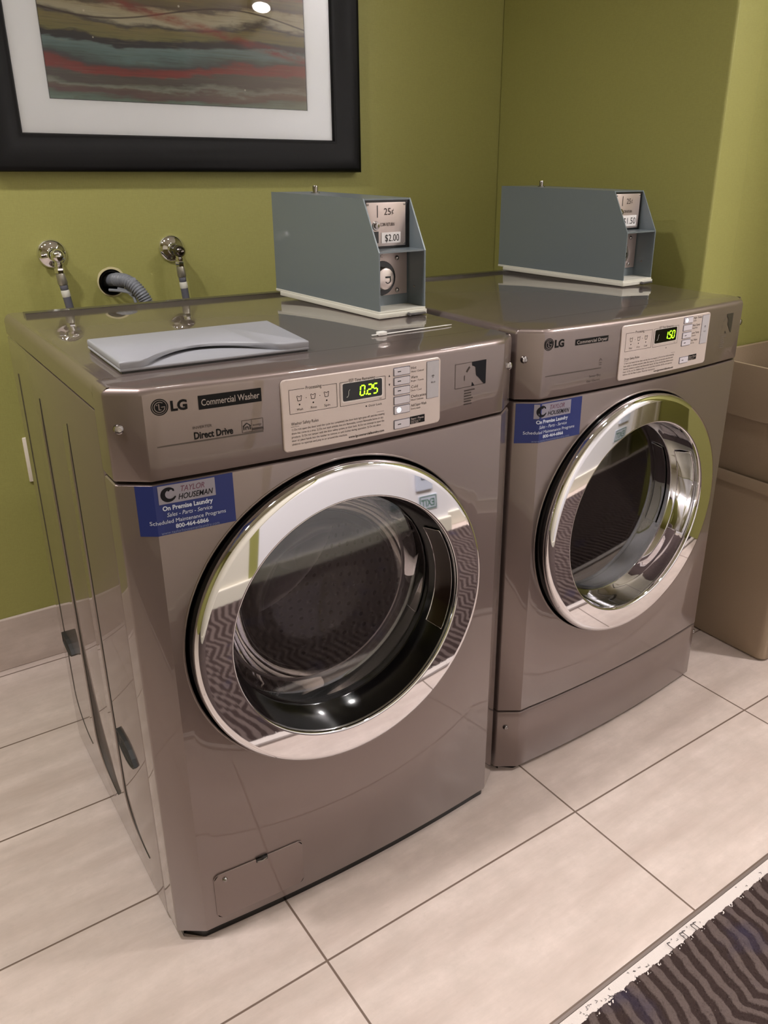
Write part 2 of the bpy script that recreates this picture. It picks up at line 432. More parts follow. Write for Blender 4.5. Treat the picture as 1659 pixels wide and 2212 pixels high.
o = carpet_patch(.30, 1.30, YO, -.80, .0037, .01, 'pile', False); o['kind'] = 'stuff'
m = MB(); N = 700; a, b, tp = [], [], []
for i in range(N + 1):
    x = XL + (XE - XL) * i / N
    a.append((x, -.4592 + .0006 * noise.noise((x * 60, 0, 0)), .0002)); b.append((x, -.4600, .0030)); tp.append((x, -.486, .0032))
m.loft([a, b, tp], False, False, closed=False)
bk = m.build('backing_strip', mat('carpet_backing', (.80, .755, .735), .85, 0, 0, .3, None, 0, (500, .6)), cp, smooth=0); bk['label'] = 'white frayed carpet backing edge'
m = MB()
for k in range(60):
    x = random.uniform(.38, .62) if k % 3 else random.uniform(.45, 1.1); y = random.uniform(-.484, -.463); an = random.uniform(0, 2 * PI); L = random.uniform(.002, .006)
    m.tube([(x, y, .0034), (x + L * math.cos(an), y + L * math.sin(an) * .6, .0042), (x + L * math.cos(an + .8), y + L * math.sin(an + .8), .0036)], .00035, 4)
for x in (.672, .705, .712, .735, .742):
    m.tube([(x, -.480, .005), (x - .004, -.472, .009), (x - .001, -.467, .006), (x + .006, -.468, .0045)], .0006, 5)
m.build('loose_thread', mat('thread_dark', (.16, .13, .15), .9), cp, smooth=0)['kind'] = 'stuff'

# ------------------------------------------------------------------ machines
def outline(inset=0., yback=YB):
    """plan outline of a front panel, from the left rear round the bowed face to the right rear"""
    pts = [(inset, yback), (inset, YA + .006)]
    for t in (0, .5, 1):                                     # rounded corner between side and chamfer
        pass
    pts += [(inset + .0006, YA + .0025), (inset + .0025, YA - .0005 + inset)]
    n = 26
    pts += [(XC - .004, front_y(XC - .004) + inset)]
    for i in range(n + 1):
        x = XC + (W - 2 * XC) * i / n
        pts.append((x, bow(x) + inset))
    pts += [(W - XC + .004, front_y(W - XC + .004) + inset)]
    pts += [(W - inset - .0025, YA - .0005 + inset), (W - inset - .0006, YA + .0025), (W - inset, YA + .006), (W - inset, yback)]
    return pts
def screw(parent, x, z, y, r=.0065, name='bolt', recess=True):
    m = MB(); m.lathe([(0, y - .0042), (r * .55, y - .004), (r * .9, y - .0026), (r, y - .0006), (r, y + .003)], (x, z), seg=20)
    m.lathe([(r * .42, y - .0048), (r * .42, y - .0036)], (x, z), seg=6, cap0=True)
    return m.build(name, SCREWM, parent)

SEG7 = {'0': 'abcdef', '1': 'bc', '2': 'abged', '5': 'afgcd'}
def digits(m, s, x, z, h, y):
    w = h * .50; t = h * .125; sl = .10
    for ch in s:
        if ch == ':':
            m.box((x - t * .1, y - .0004, z), (x + t * .7, y, z + t * .8)); x += t * 1.3; continue
        E = {'a': ((t * .6, h), (w - t * .6, h)), 'g': ((t * .6, h / 2), (w - t * .6, h / 2)), 'd': ((t * .6, 0), (w - t * .6, 0)),
             'f': ((0, h / 2 + t * .4), (0, h - t * .4)), 'e': ((0, t * .4), (0, h / 2 - t * .4)), 'b': ((w, h / 2 + t * .4), (w, h - t * .4)), 'c': ((w, t * .4), (w, h / 2 - t * .4))}
        if ch == '1': x -= w * .45
        for k in SEG7[ch]:
            (ax, az), (bx, bz) = E[k]; m.seg((x + ax + az * sl, z + az), (x + bx + bz * sl, z + bz), t, y)
        x += w + t * 1.55

def on_face(off):
    """presses flat artwork (drawn at y=0) onto the bowed and chamfered face of a machine"""
    return lambda c: Vector((c.x, c.y + front_y(c.x) - off, c.z))

def make_machine(kind, label, loc, rz, dc):
    washer = kind == 'washer'
    root = thing('washing_machine' if washer else 'tumble_dryer', label, 'washing machine' if washer else 'dryer', loc, rz)
    # --- cabinet with embossed side panels
    m = MB(); m.box((0, YB + .0015, .012), (W, D, ZL - .0025), .004, 2)
    body = m.build('cabinet', PAINT, root)
    c = MB(); c.lathe([(.264, -.1), (.264, .56)], dc, seg=96, cap0=True, cap1=True); boolean_cut(body, c.build('drum_cutter', PAINT))
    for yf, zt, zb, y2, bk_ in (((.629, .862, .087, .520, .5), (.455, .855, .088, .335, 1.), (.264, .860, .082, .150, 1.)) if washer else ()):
        # stamped bead: steep front edge, long soft back; it fades out at the top and where it sweeps forward near the floor
        path = [(yf, zt - (zt - zb - .075) * i / 24) for i in range(24)]
        for i in range(19):
            t = PI / 2 * i / 18; path.append((yf - (yf - y2) * (1 - math.cos(t)), zb + .075 * (1 - math.sin(t))))
        L = [0.]
        for p, q in zip(path, path[1:]): L.append(L[-1] + math.hypot(q[0] - p[0], q[1] - p[1]))
        m = MB(); rows = []
        for i, (y, z) in enumerate(path):
            p, q = path[max(i - 1, 0)], path[min(i + 1, len(path) - 1)]
            ty, tz = q[0] - p[0], q[1] - p[1]; n_ = math.hypot(ty, tz); ny, nz = -tz / n_, ty / n_
            a = min(1, L[i] / .05, (L[-1] - L[i]) / .11); a = a * a * (3 - 2 * a) * (1. if bk_ == 1. else .05)
            rows.append([(x, y + ny * o_ * bk_, max(.014, z + nz * o_ * bk_)) for o_, x in ((-.0005, .0005), (.0005, -.0006 * a + .0002), (.0030, -.0022 * a + .0002), (.0042, -.0026 * a + .0002), (.0065, -.0027 * a + .0002), (.014, -.0023 * a + .0002), (.028, -.0013 * a + .0002), (.045, -.0004 * a + .0002), (.055, .0005))])
        m.loft([r for r in rows], False, False, closed=False)
        if bk_ == 1.: bd = m.build('side_bead', PAINT, root, 50)
        else: m.bm.free(); bd = body
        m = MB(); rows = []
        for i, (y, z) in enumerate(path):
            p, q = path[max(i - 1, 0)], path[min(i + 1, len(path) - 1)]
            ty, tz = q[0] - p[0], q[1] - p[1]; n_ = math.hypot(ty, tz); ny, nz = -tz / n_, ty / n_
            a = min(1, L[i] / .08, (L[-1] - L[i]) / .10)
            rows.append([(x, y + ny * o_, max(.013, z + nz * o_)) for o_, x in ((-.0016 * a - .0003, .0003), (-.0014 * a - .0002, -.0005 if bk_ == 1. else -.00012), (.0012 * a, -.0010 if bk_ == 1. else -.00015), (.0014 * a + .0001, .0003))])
        m.loft(rows, False, False, closed=False); m.build('side_shade_strip', mat('crease_shade', (.13, .115, .085), .6), bd, 50)  # shade along the crease line, put in as a thin dark strip
    GR = [(.235, .3125), (.210, .3150), (.187, .3155), (.165, .3115), (.148, .3040), (.136, .2950), (.148, .2840), (.168, .2760), (.191, .2730), (.214, .2770), (.235, .2845)]
    for oy, k in ((0, 1.), (.400, .80)) if washer else ():
        g0 = [(oy + .186 + (y - .186) * k, .295 + (z - .295) * k) for y, z in GR]; gc = (oy + .186, .295)
        sh = lambda f: [((y - gc[0]) * f + gc[0], (z - gc[1]) * (f - .06) + gc[1]) for y, z in g0]
        m = MB(); m.loft([[(0, y, z) for y, z in g0], [(-.0062, y, z) for y, z in g0], [(-.0062, y, z) for y, z in sh(.93)], [(-.0046, y, z) for y, z in sh(.88)]], True, True)
        for q in (.286, .291, .296, .301): m.box((-.0052, gc[0] - .036 * k, .295 + (q - .295) * k), (-.0040, gc[0] + .030 * k, .295 + (q + .0018 - .295) * k))
        m.build('side_grip', mat('grip_dark', (.13, .12, .115), .6), root, 0)
    # --- top lid
    m = MB(); R = .016
    prof = []
    for k in range(6):
        t = PI / 2 * k / 5; prof.append((R * (1 - math.sin(t)), H - R * (1 - math.cos(t))))
    loops = []
    def lid(e, z): return [(x, y, z) for x, y in [(e, YB + .001), (W - e, YB + .001), (W - e, D - e * .6), (e, D - e * .6)]]
    loops.append(lid(.0005, ZL))
    for e, z in prof[::-1]: pass
    for k in range(6):
        t = PI / 2 * k / 5; loops.append(lid(R * (1 - math.cos(t)), H - R + R * math.sin(t)))
    m.loft(loops, True, True)
    tl = m.build('top_lid', PAINT, root)
    m = MB(); m.box((.032, D - .034, H - .001), (W - .032, D - .012, H + .0007)); m.build('rear_trim', mat('trim_graphite', (.20, .185, .175), .3, .3, .4), root, 0)
    # --- control panel
    m = MB(); loops = []
    def lay(ins, z, yb=YB): return [(x, y, z) for x, y in outline(ins, yb)]
    loops = [lay(.004, ZP + .0025), lay(.0012, ZP + .004), lay(0, ZP + .0075)]
    R = .010
    for k in range(6):
        t = PI / 2 * k / 5; loops.append(lay(R * (1 - math.cos(t)), H - R + R * math.sin(t)))
    m.loft(loops)
    cpn = m.build('control_panel', PAINT, root, 30)
    # --- lower front panel with the round opening
    cx, cz = dc
    zb = .020 if washer else .158
    m = MB(); loops = [lay(.004, zb, .075), lay(.0010, zb + .0015, .075), lay(0, zb + .004, .075), lay(0, ZP - .0065, .075), lay(.0008, ZP - .0025, .075), lay(.003, ZP - .0012, .075)]
    m.loft(loops)
    fp = m.build('front_panel', PAINT, root, 30)
    c = MB(); c.lathe([(.2692, -.1), (.2692, .2)], (cx, cz), seg=96, cap0=True, cap1=True)
    boolean_cut(fp, c.build('opening_cutter', PAINT))
    if washer:
        m = MB(); m.loft([lay(.010, .000, .08), lay(.010, .021, .08)]); m.build('plinth', BLACK, root, 0)
    else:
        m = MB(); m.loft([lay(.004, .010, .075), lay(.001, .012, .075), lay(0, .015, .075), lay(0, .1525, .075), lay(.001, .1545, .075), lay(.004, .1555, .075)]); kp = m.build('kick_panel', PAINT, root, 30)
        m = MB(); m.loft([lay(.012, .000, .08), lay(.012, .012, .08)]); m.build('plinth', BLACK, root, 0)
        screw(kp, .0155, .118, front_y(.0155) - .001, .0055)
        screw(kp, W - .0155, .118, front_y(W - .0155) - .001, .0055)
    for x in (.013, W - .013): screw(cpn, x, .9135, front_y(x), .0068)
    # --- round door
    m = MB(); fy = lambda c: Vector((c.x, c.y + front_y(min(max(c.x, .0), W)) * max(0., 1 - max(0, c.y) / .045), c.z))
    m.lathe([(.2706, .0003), (.2702, -.0006), (.2692, -.0012), (.2680, -.0012), (.2670, -.0004), (.2664, .0020), (.2661, .0080), (.2660, .045)], (cx, cz), seg=96); m.warp(fy)
    m.build('door_surround', PAINT, root, 40)
    m = MB(); m.lathe([(.2658, .045), (.2645, .030), (.2625, .010), (.2625, -.018), (.2610, -.0205)], (cx, cz), seg=96)
    if not washer: m.mi = 1
    m.lathe([(.2060, -.026), (.2045, -.018), (.2005, .002), (.1955, .018), (.1915, .027), (.1900, .031), (.190, .040)], (cx, cz), seg=96)
    door = m.build('door', [BLACK, CHROME], root, 50)
    m = MB()
    pr = [(.2622, -.0185), (.2626, -.0225), (.2617, -.0268), (.2594, -.0312), (.2565, -.0333), (.2532, -.0343), (.2508, -.03465), (.2498, -.03470), (.2105, -.03565), (.2097, -.03567), (.2080, -.0354), (.2064, -.0338), (.2056, -.0260)]
    if not washer:
        pr = [(.2622, -.0165), (.2640, -.0215), (.2632, -.0275), (.2602, -.0326), (.2560, -.0358), (.2525, -.0372), (.2508, -.03765), (.2498, -.03770), (.2105, -.0388), (.2097, -.03882), (.2082, -.0386), (.2066, -.0368), (.2056, -.0260)]
    m.lathe(pr, (cx, cz), seg=128); m.build('chrome_ring', CHROME, door, 60)
    m = MB(); m.lathe([(.0001, .0255)] + [(r, .0255 + .0045 * (r / .19) ** 2) for r in (.03, .06, .09, .12, .15, .175, .1905)], (cx, cz), seg=96)
    m.build('door_glass', DOORGLASS if washer else DRYGLASS, door, 60)
    if washer:
        m = MB(); m.lathe([(.186, .040), (.181, .062), (.176, .083), (.168, .104), (.150, .130), (.120, .152), (.080, .166), (.040, .172), (.0001, .174)], (cx, cz), seg=96)
        m.build('glass_bowl', BOWLGLASS, door, 60)
        m = MB(); m.lathe([(.1770, .0825), (.1752, .0860), (.1732, .0900), (.1716, .0895), (.1718, .0860)], (cx, cz), seg=96); m.build('bowl_edge_highlight', mat('edge_highlight', (.85, .84, .84), .35, .8), door, 60)  # bright ring put in for the highlight on the bowl's glass edge
    # hand grip let into the right side of the door well
    m = MB(); a0, a1 = math.radians(-26), math.radians(31)
    m.lathe([(.2042, -.0215), (.2020, -.012), (.1985, .004), (.1950, .014)], (cx, cz), seg=28, a0=a0, a1=a1)
    hd = m.build('handle', BRASS if washer else CHROME, door, 60)
    m = MB(); pts = []
    for k in range(29): a = a0 + (a1 - a0) * k / 28; pts.append((cx + .1946 * math.cos(a), .0145, cz + .1946 * math.sin(a)))
    for f in (.66, .33): pts.append((cx + (.1946 + .009 * (1 - f)) * math.cos(a1), .0145 - .036 * (1 - f), cz + (.1946 + .009 * (1 - f)) * math.sin(a1)))
    for k in range(29): a = a1 + (a0 - a1) * k / 28; pts.append((cx + .2036 * math.cos(a), -.0215, cz + .2036 * math.sin(a)))
    for f in (.33, .66, 1): pts.append((cx + (.1946 + .009 * (1 - f)) * math.cos(a0), .0145 - .036 * (1 - f), cz + (.1946 + .009 * (1 - f)) * math.sin(a0)))
    m.tube(pts, .0009, 6); m.build('handle_rim', CHROME, door, 60)
    # --- gasket and drum
    m = MB(); m.lathe([(.275, .045), (.240, .052), (.205, .056), (.190, .066), (.186, .080), (.190, .096), (.205, .106), (.225, .110), (.245, .116)], (cx, cz), seg=96); m.build('door_gasket', RUBBER, root, 60)
    m = MB(); m.lathe([(.235, .116), (.250, .124), (.252, .140), (.252, .470)], (cx, cz), seg=96, uv=(62., .0255) )
    dr = m.build('drum', PERF if washer else mat('drum_galvanised', (.19, .17, .17), .55, .3), root, 60)
    m = MB(); m.lathe([(.252, .470), (.230, .480), (.120, .468), (.06, .462), (.0001, .460)], (cx, cz), seg=96); m.build('drum_back', DRUMS if washer else mat('drum_galvanised', (.19, .17, .17), .55, .3), dr, 60)
    for k in range(3):
        a = math.radians(152 + 120 * k); ca, sa = math.cos(a), math.sin(a); m = MB()
        loops = []
        for y in (.135, .15, .44, .465):
            e = 1 if y in (.15, .44) else .35
            loops.append([(cx + (.251 - h * e) * ca - t * sa, y, cz + (.251 - h * e) * sa + t * ca) for t, h in ((-.032, 0), (-.022, .022), (-.010, .050), (.010, .050), (.022, .022), (.032, 0))])
        m.loft(loops); m.build('baffle', DRUMS if washer else mat('drum_galvanised', (.19, .17, .17), .55, .3), dr, 30)
    # --- printed marks on the painted control panel
    dx = 0. if washer else -.0
    m = MB(); y = 0.; lx, lz = (.062, .9405) if washer else (.052, .9395)
    n = 40
    for k in range(n):                                        # round emblem: outer ring and disc
        a, b = 2 * PI * k / n, 2 * PI * (k + 1) / n
        m.poly([(lx + r * math.cos(t), y, lz + r * math.sin(t)) for r, t in ((.0112, a), (.0112, b), (.0098, b), (.0098, a))])
        m.poly([(lx + r * math.cos(t), y, lz + r * math.sin(t)) for r, t in ((.0090, a), (.0090, b), (.0001, b), (.0001, a))])
    m.text('LG', lx + .0135, lz - .0068, .0185, y, .0215, bold=.00075)
    m.warp(on_face(.0006)); m.build('brand_lettering', INK, cpn, 0)
    m = MB()                                                  # lighter strokes inside the emblem
    for k in range(22):
        a, b = math.radians(52 + 300 * k / 22), math.radians(52 + 300 * (k + 1) / 22)
        m.poly([(lx + r * math.cos(t), 0, lz + r * math.sin(t)) for r, t in ((.0072, a), (.0072, b), (.0062, b), (.0062, a))])
    m.seg((lx - .0008, lz + .0045), (lx - .0008, lz - .0038), .0012, 0); m.seg((lx - .0010, lz - .0036), (lx + .0020, lz - .0036), .0010, 0)
    m.seg((lx + .0020, lz), (lx + .0072, lz), .0010, 0); m.seg((lx - .0040, lz + .0030), (lx - .0026, lz + .0030), .0014, 0)
    m.warp(on_face(.0009)); m.build('brand_emblem', PAINT, cpn, 0)
    bx = .1122 if washer else .1150; bw = .0876 if washer else .083; bz = .9282 if washer else .9308
    bh = .0205 if washer else .0115
    bz0, bz1 = (.9300, .9490) if washer else (.9310, .9418)
    m = MB(); q = []
    for i in range(9): q.append((bx + bw * i / 8, bz0))
    m.mi = 0
    for i in range(8): m.poly([(q[i][0], 0, bz0), (q[i + 1][0], 0, bz0), (q[i + 1][0], 0, bz1), (q[i][0], 0, bz1)])
    m.warp(on_face(.0005)); plate = m.build('name_strip', INK, cpn, 0)
    m = MB()
    if washer: m.text('Commercial Washer', bx + .0035, .9352, .0125, 0, bw - .007, bold=.0001)
    else: m.text('Commercial Dryer', bx + .003, .9334, .0088, 0, bw - .006, bold=.00005)
    m.warp(on_face(.0009)); m.build('name_lettering', mat('lettering_grey', (.66, .61, .59), .5), cpn, 0)
    m = MB()
    if washer:
        m.text('Direct Drive', .1020, .8905, .0135, 0, .0535, bold=.0004)
        m.warp(on_face(.0006)); m.build('model_lettering', INK, cpn, 0)
        m = MB(); m.text('INVERTER', .1012, .9045, .0052, 0, .026); m.warp(on_face(.0006)); m.build('soft_lettering', INKSOFT, cpn, 0)
        m = MB(); m.rect_line(.1690, .8890, .1995, .9060, .0005, 0); m.seg((.183, .889), (.183, .906), .0004, 0); m.seg((.183, .892), (.1995, .892), .003, 0)
        m.text('energy', .1845, .8965, .0045, 0, .0125)
        m.warp(on_face(.0006)); m.build('energy_mark', INKSOFT, cpn, 0)
        m = MB()                                               # small house symbol
        hx, hz = .1760, .8955
        m.seg((hx - .0045, hz - .003), (hx - .0045, hz + .0025), .0011, 0); m.seg((hx + .0045, hz - .003), (hx + .0045, hz + .0025), .0011, 0)
        m.seg((hx - .0055, hz + .002), (hx, hz + .0065), .0011, 0); m.seg((hx + .0055, hz + .002), (hx, hz + .0065), .0011, 0)
        m.seg((hx - .0018, hz - .003), (hx - .0018, hz + .001), .001, 0); m.seg((hx + .0018, hz - .003), (hx + .0018, hz + .001), .001, 0); m.seg((hx - .0018, hz + .001), (hx + .0018, hz + .001), .001, 0)
        m.warp(on_face(.0006)); m.build('house_symbol', INK, cpn, 0)
        l0, l1, lzz = .0532, .1995, .8868
    else:
        hx, hz = .1830, .8955
        m.seg((hx - .0035, hz), (hx, hz + .004), .0009, 0); m.seg((hx + .0035, hz), (hx, hz + .004), .0009, 0); m.seg((hx - .003, hz - .004), (hx + .003, hz - .004), .001, 0); m.seg((hx - .003, hz - .0075), (hx + .003, hz - .0075), .001, 0)
        m.text('Sensor Dry', .156, .8665, .0058, 0, .030); m.text('Gas / Electric', .150, .8575, .0058, 0, .035)
        m.warp(on_face(.0006)); m.build('soft_lettering', INKSOFT, cpn, 0)
        l0, l1, lzz = .048, .186, .8815
    m = MB()
    for i in range(10): m.seg((l0 + (l1 - l0) * i / 10, lzz), (l0 + (l1 - l0) * (i + 1) / 10, lzz), .0018, 0)
    m.warp(on_face(.0005)); m.build('accent_line', mat('accent_brown', (.31, .27, .25), .5), cpn, 0)
    # --- silver fascia with display and keys
    ox = 0. if washer else .0045
    fx0, fx1, fz0, fz1 = .2275 + ox, .5040 + ox * 1.9, .8492, .9553
    m = MB()
    def strip(pts_fn, n=14): pass
    out = rrect(fx0, fz0, fx1, fz1, .007, 5)
    # densify the long edges so the plate follows the bow
    dense = []
    for i, p in enumerate(out):
        q = out[(i + 1) % len(out)]; L = math.hypot(q[0] - p[0], q[1] - p[1]); k = max(1, int(L / .02))
        for j in range(k): dense.append((p[0] + (q[0] - p[0]) * j / k, p[1] + (q[1] - p[1]) * j / k))
    ccx, ccz = (fx0 + fx1) / 2, (fz0 + fz1) / 2
    def shrunk(d): return [(p[0] + (d if p[0] < ccx else -d) * min(1, abs(p[0] - ccx) / .13), p[1] + (d if p[1] < ccz else -d) * min(1, abs(p[1] - ccz) / .05)) for p in dense]
    L = [[Vector((x, front_y(x) + 0, z)) for x, z in dense], [Vector((x, front_y(x) - .0020, z)) for x, z in dense], [Vector((x, front_y(x) - .0028, z)) for x, z in shrunk(.0012)]]
    m.loft(L, False, False)
    # face as vertical slices
    xs = [fx0 + .0012 + (fx1 - fx0 - .0024) * i / 24 for i in range(25)]
    def zlim(x):
        d = min(x - fx0 - .0012, fx1 - .0012 - x); r = .0058
        e = 0 if d >= r else r - math.sqrt(max(0, r * r - (r - d) ** 2)); return fz0 + .0012 + e, fz1 - .0012 - e
    xs = sorted(set(xs + [fx0 + .0012 + v for v in (.0005, .0015, .003)] + [fx1 - .0012 - v for v in (.0005, .0015, .003)]))
    for a, b in zip(xs, xs[1:]):
        (a0_, a1_), (b0_, b1_) = zlim(a), zlim(b)
        m.poly([(a, front_y(a) - .0028, a0_), (b, front_y(b) - .0028, b0_), (b, front_y(b) - .0028, b1_), (a, front_y(a) - .0028, a1_)])
    fas = m.build('fascia', SILVER, cpn, 30)
    def stick(o): return o.warp(on_face(.0031))
    dx0 = .3243 + ox; dz0, dz1 = .9113, .9378; dw = .0675
    m = MB(); m.prism_y(rrect(dx0, dz0, dx0 + dw, dz1, .0025), -.0006, .002); m.warp(on_face(.0031)); m.build('display', BLACK, cpn, 30)
    m = MB(); m.prism_y(rrect(dx0 - .0022, dz0 - .0022, dx0 + dw + .0022, dz1 + .0016, .0035), -.0003, .002); m.warp(on_face(.0029)); m.build('display_bezel', mat('bezel_light', (.86, .82, .80), .3, .3), cpn, 30)
    m = MB(); digits(m, '0:25' if washer else '1:50', dx0 + (.0285 if washer else .0335), dz0 + .0055, .0145, 0); m.warp(on_face(.0042)); m.build('display_digits', LEDG, cpn, 0)
    m = MB()
    for p, q in (((0, 0), (.002, .0005)), ((.002, .0005), (.0035, .003)), ((.0035, .003), (.0038, .009)), ((.0038, .009), (.006, .011))): m.seg((dx0 + .0055 + p[0], dz0 + .006 + p[1]), (dx0 + .0055 + q[0], dz0 + .006 + q[1]), .0012, 0)
    m.warp(on_face(.0042)); m.build('display_symbol', mat('lcd_grey', (.62, .62, .60), .5), cpn, 0)
    kx0, kx1 = .4140 + ox, .4425 + ox; kw = kx1 - kx0
    keys = [(.9380, .9486, 1), (.9232, .9338, 1), (.9082, .9188, 1), (.8930, .9038, 0), (.8778, .8890, 2), (.8540, .8665, 1)] if washer else [(.9415, .9520, 2), (.9265, .9370, 0), (.9110, .9215, 1), (.8960, .9065, 1), (.8600, .8712, 1)]
    for z0, z1, mk in keys:
        m = MB(); m.prism_y(rrect(kx0 - .0012, z0 - .0012, kx1 + .0012, z1 + .0012, .0012, 3), -.0003, .001); m.warp(on_face(.0030)); ks = m.build('key_surround', KEYEDGE, cpn, 30)
        m = MB(); m.prism_y(rrect(kx0, z0, kx1, z1, .001, 3), -.0014, .001); m.warp(on_face(.0030)); ky = m.build('key', KEYM, cpn, 30)
        if mk == 1:
            m = MB(); m.seg((kx0 + kw * .2, (z0 + z1) / 2), (kx0 + kw * .42, (z0 + z1) / 2 + .0002), .0013, 0); m.warp(on_face(.0046)); m.build('key_mark', INK, cpn, 0)
        if mk == 2:
            m = MB(); m.lathe([(.0001, -.0004), (.0032, -.0002), (.0040, .0002)], (kx0 + kw * .28, (z0 + z1) / 2), seg=18); m.warp(on_face(.0046)); m.build('indicator_light', LEDW, cpn, 0)
    # wireless cover tile at the right of the fascia
    wx0, wx1 = .4762 + ox * 1.5, .4995 + ox * 1.7
    m = MB(); m.prism_y(rrect(wx0 - .0008, .8920, wx1 + .0006, .9514, .0008, 2), -.0001, .001); m.warp(on_face(.0029)); m.build('tile_surround', KEYEDGE, cpn, 30)
    m = MB(); m.prism_y(rrect(wx0, .8928, wx1, .9506, .0008, 2), -.0008, .001); m.warp(on_face(.0029)); m.build('cover_tile', mat('tile_grey', (.70, .68, .70), .4), cpn, 30)
    # lettering on the fascia
    m = MB(); px0 = .2392 + ox; pw = .0755
    m.rect_line(px0, .9052, px0 + pw, .9402, .0006, 0, (px0 + .024, px0 + .052)); m.text('Processing', px0 + .0255, .9382, .0072, 0, .025)
    m.rect_line(dx0 - .0045, .9045, dx0 + dw + .0062, .9400, .0006, 0, (dx0 + .0095, dx0 + .056)); m.text('EST Time Remaining', dx0 + .0105, .9388, .0068, 0, .0445)
    for i, t in enumerate(('Wash', 'Rinse', 'Spin') if washer else ('Filter', 'Dry', 'Cool')):
        ix = px0 + .0155 + .0215 * i; iz = .9262
        for p, q in (((-.0035, .0045), (-.0015, .0035)), ((.0035, .0045), (.0015, .0035)), ((-.0040, .0040), (-.0030, .0010)), ((.0040, .0040), (.0030, .0010)), ((-.0030, .0010), (-.0026, -.0030)), ((.0030, .0010), (.0026, -.0030)), ((-.0026, -.0030), (.0026, -.0030)), ((-.0015, .0035), (0, .0026)), ((.0015, .0035), (0, .0026))):
            m.seg((ix + p[0], iz + p[1]), (ix + q[0], iz + q[1]), .0008, 0)
        for k in range(10): m.poly([(ix, 0, iz - .0085), (ix + .0013 * math.cos(k * PI / 5), 0, iz - .0085 + .0013 * math.sin(k * PI / 5)), (ix + .0013 * math.cos((k + 1) * PI / 5), 0, iz - .0085 + .0013 * math.sin((k + 1) * PI / 5))])
        m.text(t, ix - .0045, iz - .0172, .0050, 0, .0095)
        if i < 2: m.seg((ix + .0102, iz), (ix + .0113, iz), .0011, 0)
    for k in range(10):
        a, b = k * PI / 5, (k + 1) * PI / 5; m.poly([(dx0 + .0395, 0, .8985), (dx0 + .0395 + .0013 * math.cos(a), 0, .8985 + .0013 * math.sin(a)), (dx0 + .0395 + .0013 * math.cos(b), 0, .8985 + .0013 * math.sin(b))])
    if washer: m.text('Door Lock', dx0 + .0435, .8968, .0048, 0, .0235)
    m.text('sec', dx0 + .0625, .9062, .0032, 0, .0045)
    if washer: rows = ['1) Do not open the door until the cycle has completed, the door lock light goes off, and the rotating', 'drum has come to a stop. 2) Do not wash articles that are flammable, contain flammable fumes or dry', 'products. 3) Do not tamper with the door safety system or door lock. 4) Do not attempt to open the', 'door or place hands into the washer to remove or add clothes during operation. 5) Do not allow', 'children to operate and play in or around the machine.']
    else: rows = ['1) Never put hands into the dryer until the drum has stopped. 2) Do not dry articles containing', 'foam rubber or similarly textured rubber like materials. 3) Do not dry items that have been', 'cleaned, soaked or washed with flammable liquids. 4) Clean the lint filter before every', 'load. 5) Do not let children play in or around the machine. 6) Do not operate', 'without the lint filter in place. Read the instructions.']
    rx0 = .2402 + ox; rw = .155
    zz = .8862
    m.text(('Washer' if washer else 'Dryer') + ' Safety Rules', rx0, zz + .0022, .0066, 0, .043)
    m.seg((rx0 - .0005, zz), (rx0 + rw, zz), .0005, 0); m.seg((px0, .9052), (px0, .9052), .0005, 0)
    for i, t in enumerate(rows): m.text(t, rx0, zz - .0058 - .00545 * i, .0045, 0, rw * ((1, .99, 1, .96, .58)[i] if washer else (.98, .97, .98, .96, .62)[i]))
    m.text('www.lgcommerciallaundry.com', rx0 + .092, zz - .0325, .0052, 0, .063, bold=.00012)
    tx = kx1 + .0032
    if washer: lab = [(.9440, 'Hot', 'Heavy / Colored'), (.9292, 'Warm', 'Bright / Towels'), (.9142, 'Cold', 'Dark / Cool'), (.8990, 'Delicates', 'Wool / Delicate'), (.8848, 'Add Super Wash', 'Extra wash')]
    else: lab = [(.9475, 'High Temp', 'Cotton'), (.9325, 'Med Temp', 'Perm Press'), (.9170, 'Low Temp', 'Delicate'), (.9020, 'No Heat', 'Air Dry')]
    for z, a, b in lab:
        m.text(a, tx, z - .0005, .0062, 0, min(.030, .0032 * len(a))); m.text(b, tx, z - .0055, .0040, 0, min(.024, .0018 * len(b)))
    if washer:
        ax = kx0 - .0085
        m.poly([(ax - .0015, 0, .9372), (ax + .0015, 0, .9372), (ax, 0, .9408)]); m.poly([(ax - .0015, 0, .9268), (ax + .0015, 0, .9268), (ax, 0, .9232)])
    stick(m); m.build('fascia_lettering', INKSOFT if not washer else mat('fascia_ink', (.20, .175, .17), .55, 0, 0, .2), cpn, 0)
    m = MB(); wcx = (wx0 + wx1) / 2; k0 = .9255
    for r in (.0038, .0026):
        for k in range(8):
            a, b = math.radians(40 + 100 * k / 8), math.radians(40 + 100 * (k + 1) / 8)
            m.poly([(wcx + q * math.cos(t), 0, k0 + q * math.sin(t)) for q, t in ((r, a), (r, b), (r - .0007, b), (r - .0007, a))])
    m.seg((wcx, k0 - .001), (wcx, k0 + .001), .001, 0); m.text('Wi-Fi', wcx - .0040, k0 - .0095, .0042, 0, .0085); m.warp(on_face(.0040)); m.build('tile_lettering', INKSOFT, cpn, 0)
    sz0, sz1 = (keys[-1][0] + .002, keys[-1][1] + .0018)
    m = MB(); m.poly([(kx1 + .0012, 0, sz0), (kx1 + .0300, 0, sz0), (kx1 + .0300, 0, sz1), (kx1 + .0012, 0, sz1)]); m.warp(on_face(.0034)); m.build('start_strip', INK, cpn, 0)
    m = MB(); m.text('Start / Pause', kx1 + .003, sz1 - .0055, .0050, 0, .0245); m.text('Hold 3 sec to', kx1 + .003, sz1 - .0087, .0031, 0, .018); m.text('Door Open', kx1 + .003, sz1 - .0112, .0029, 0, .014)
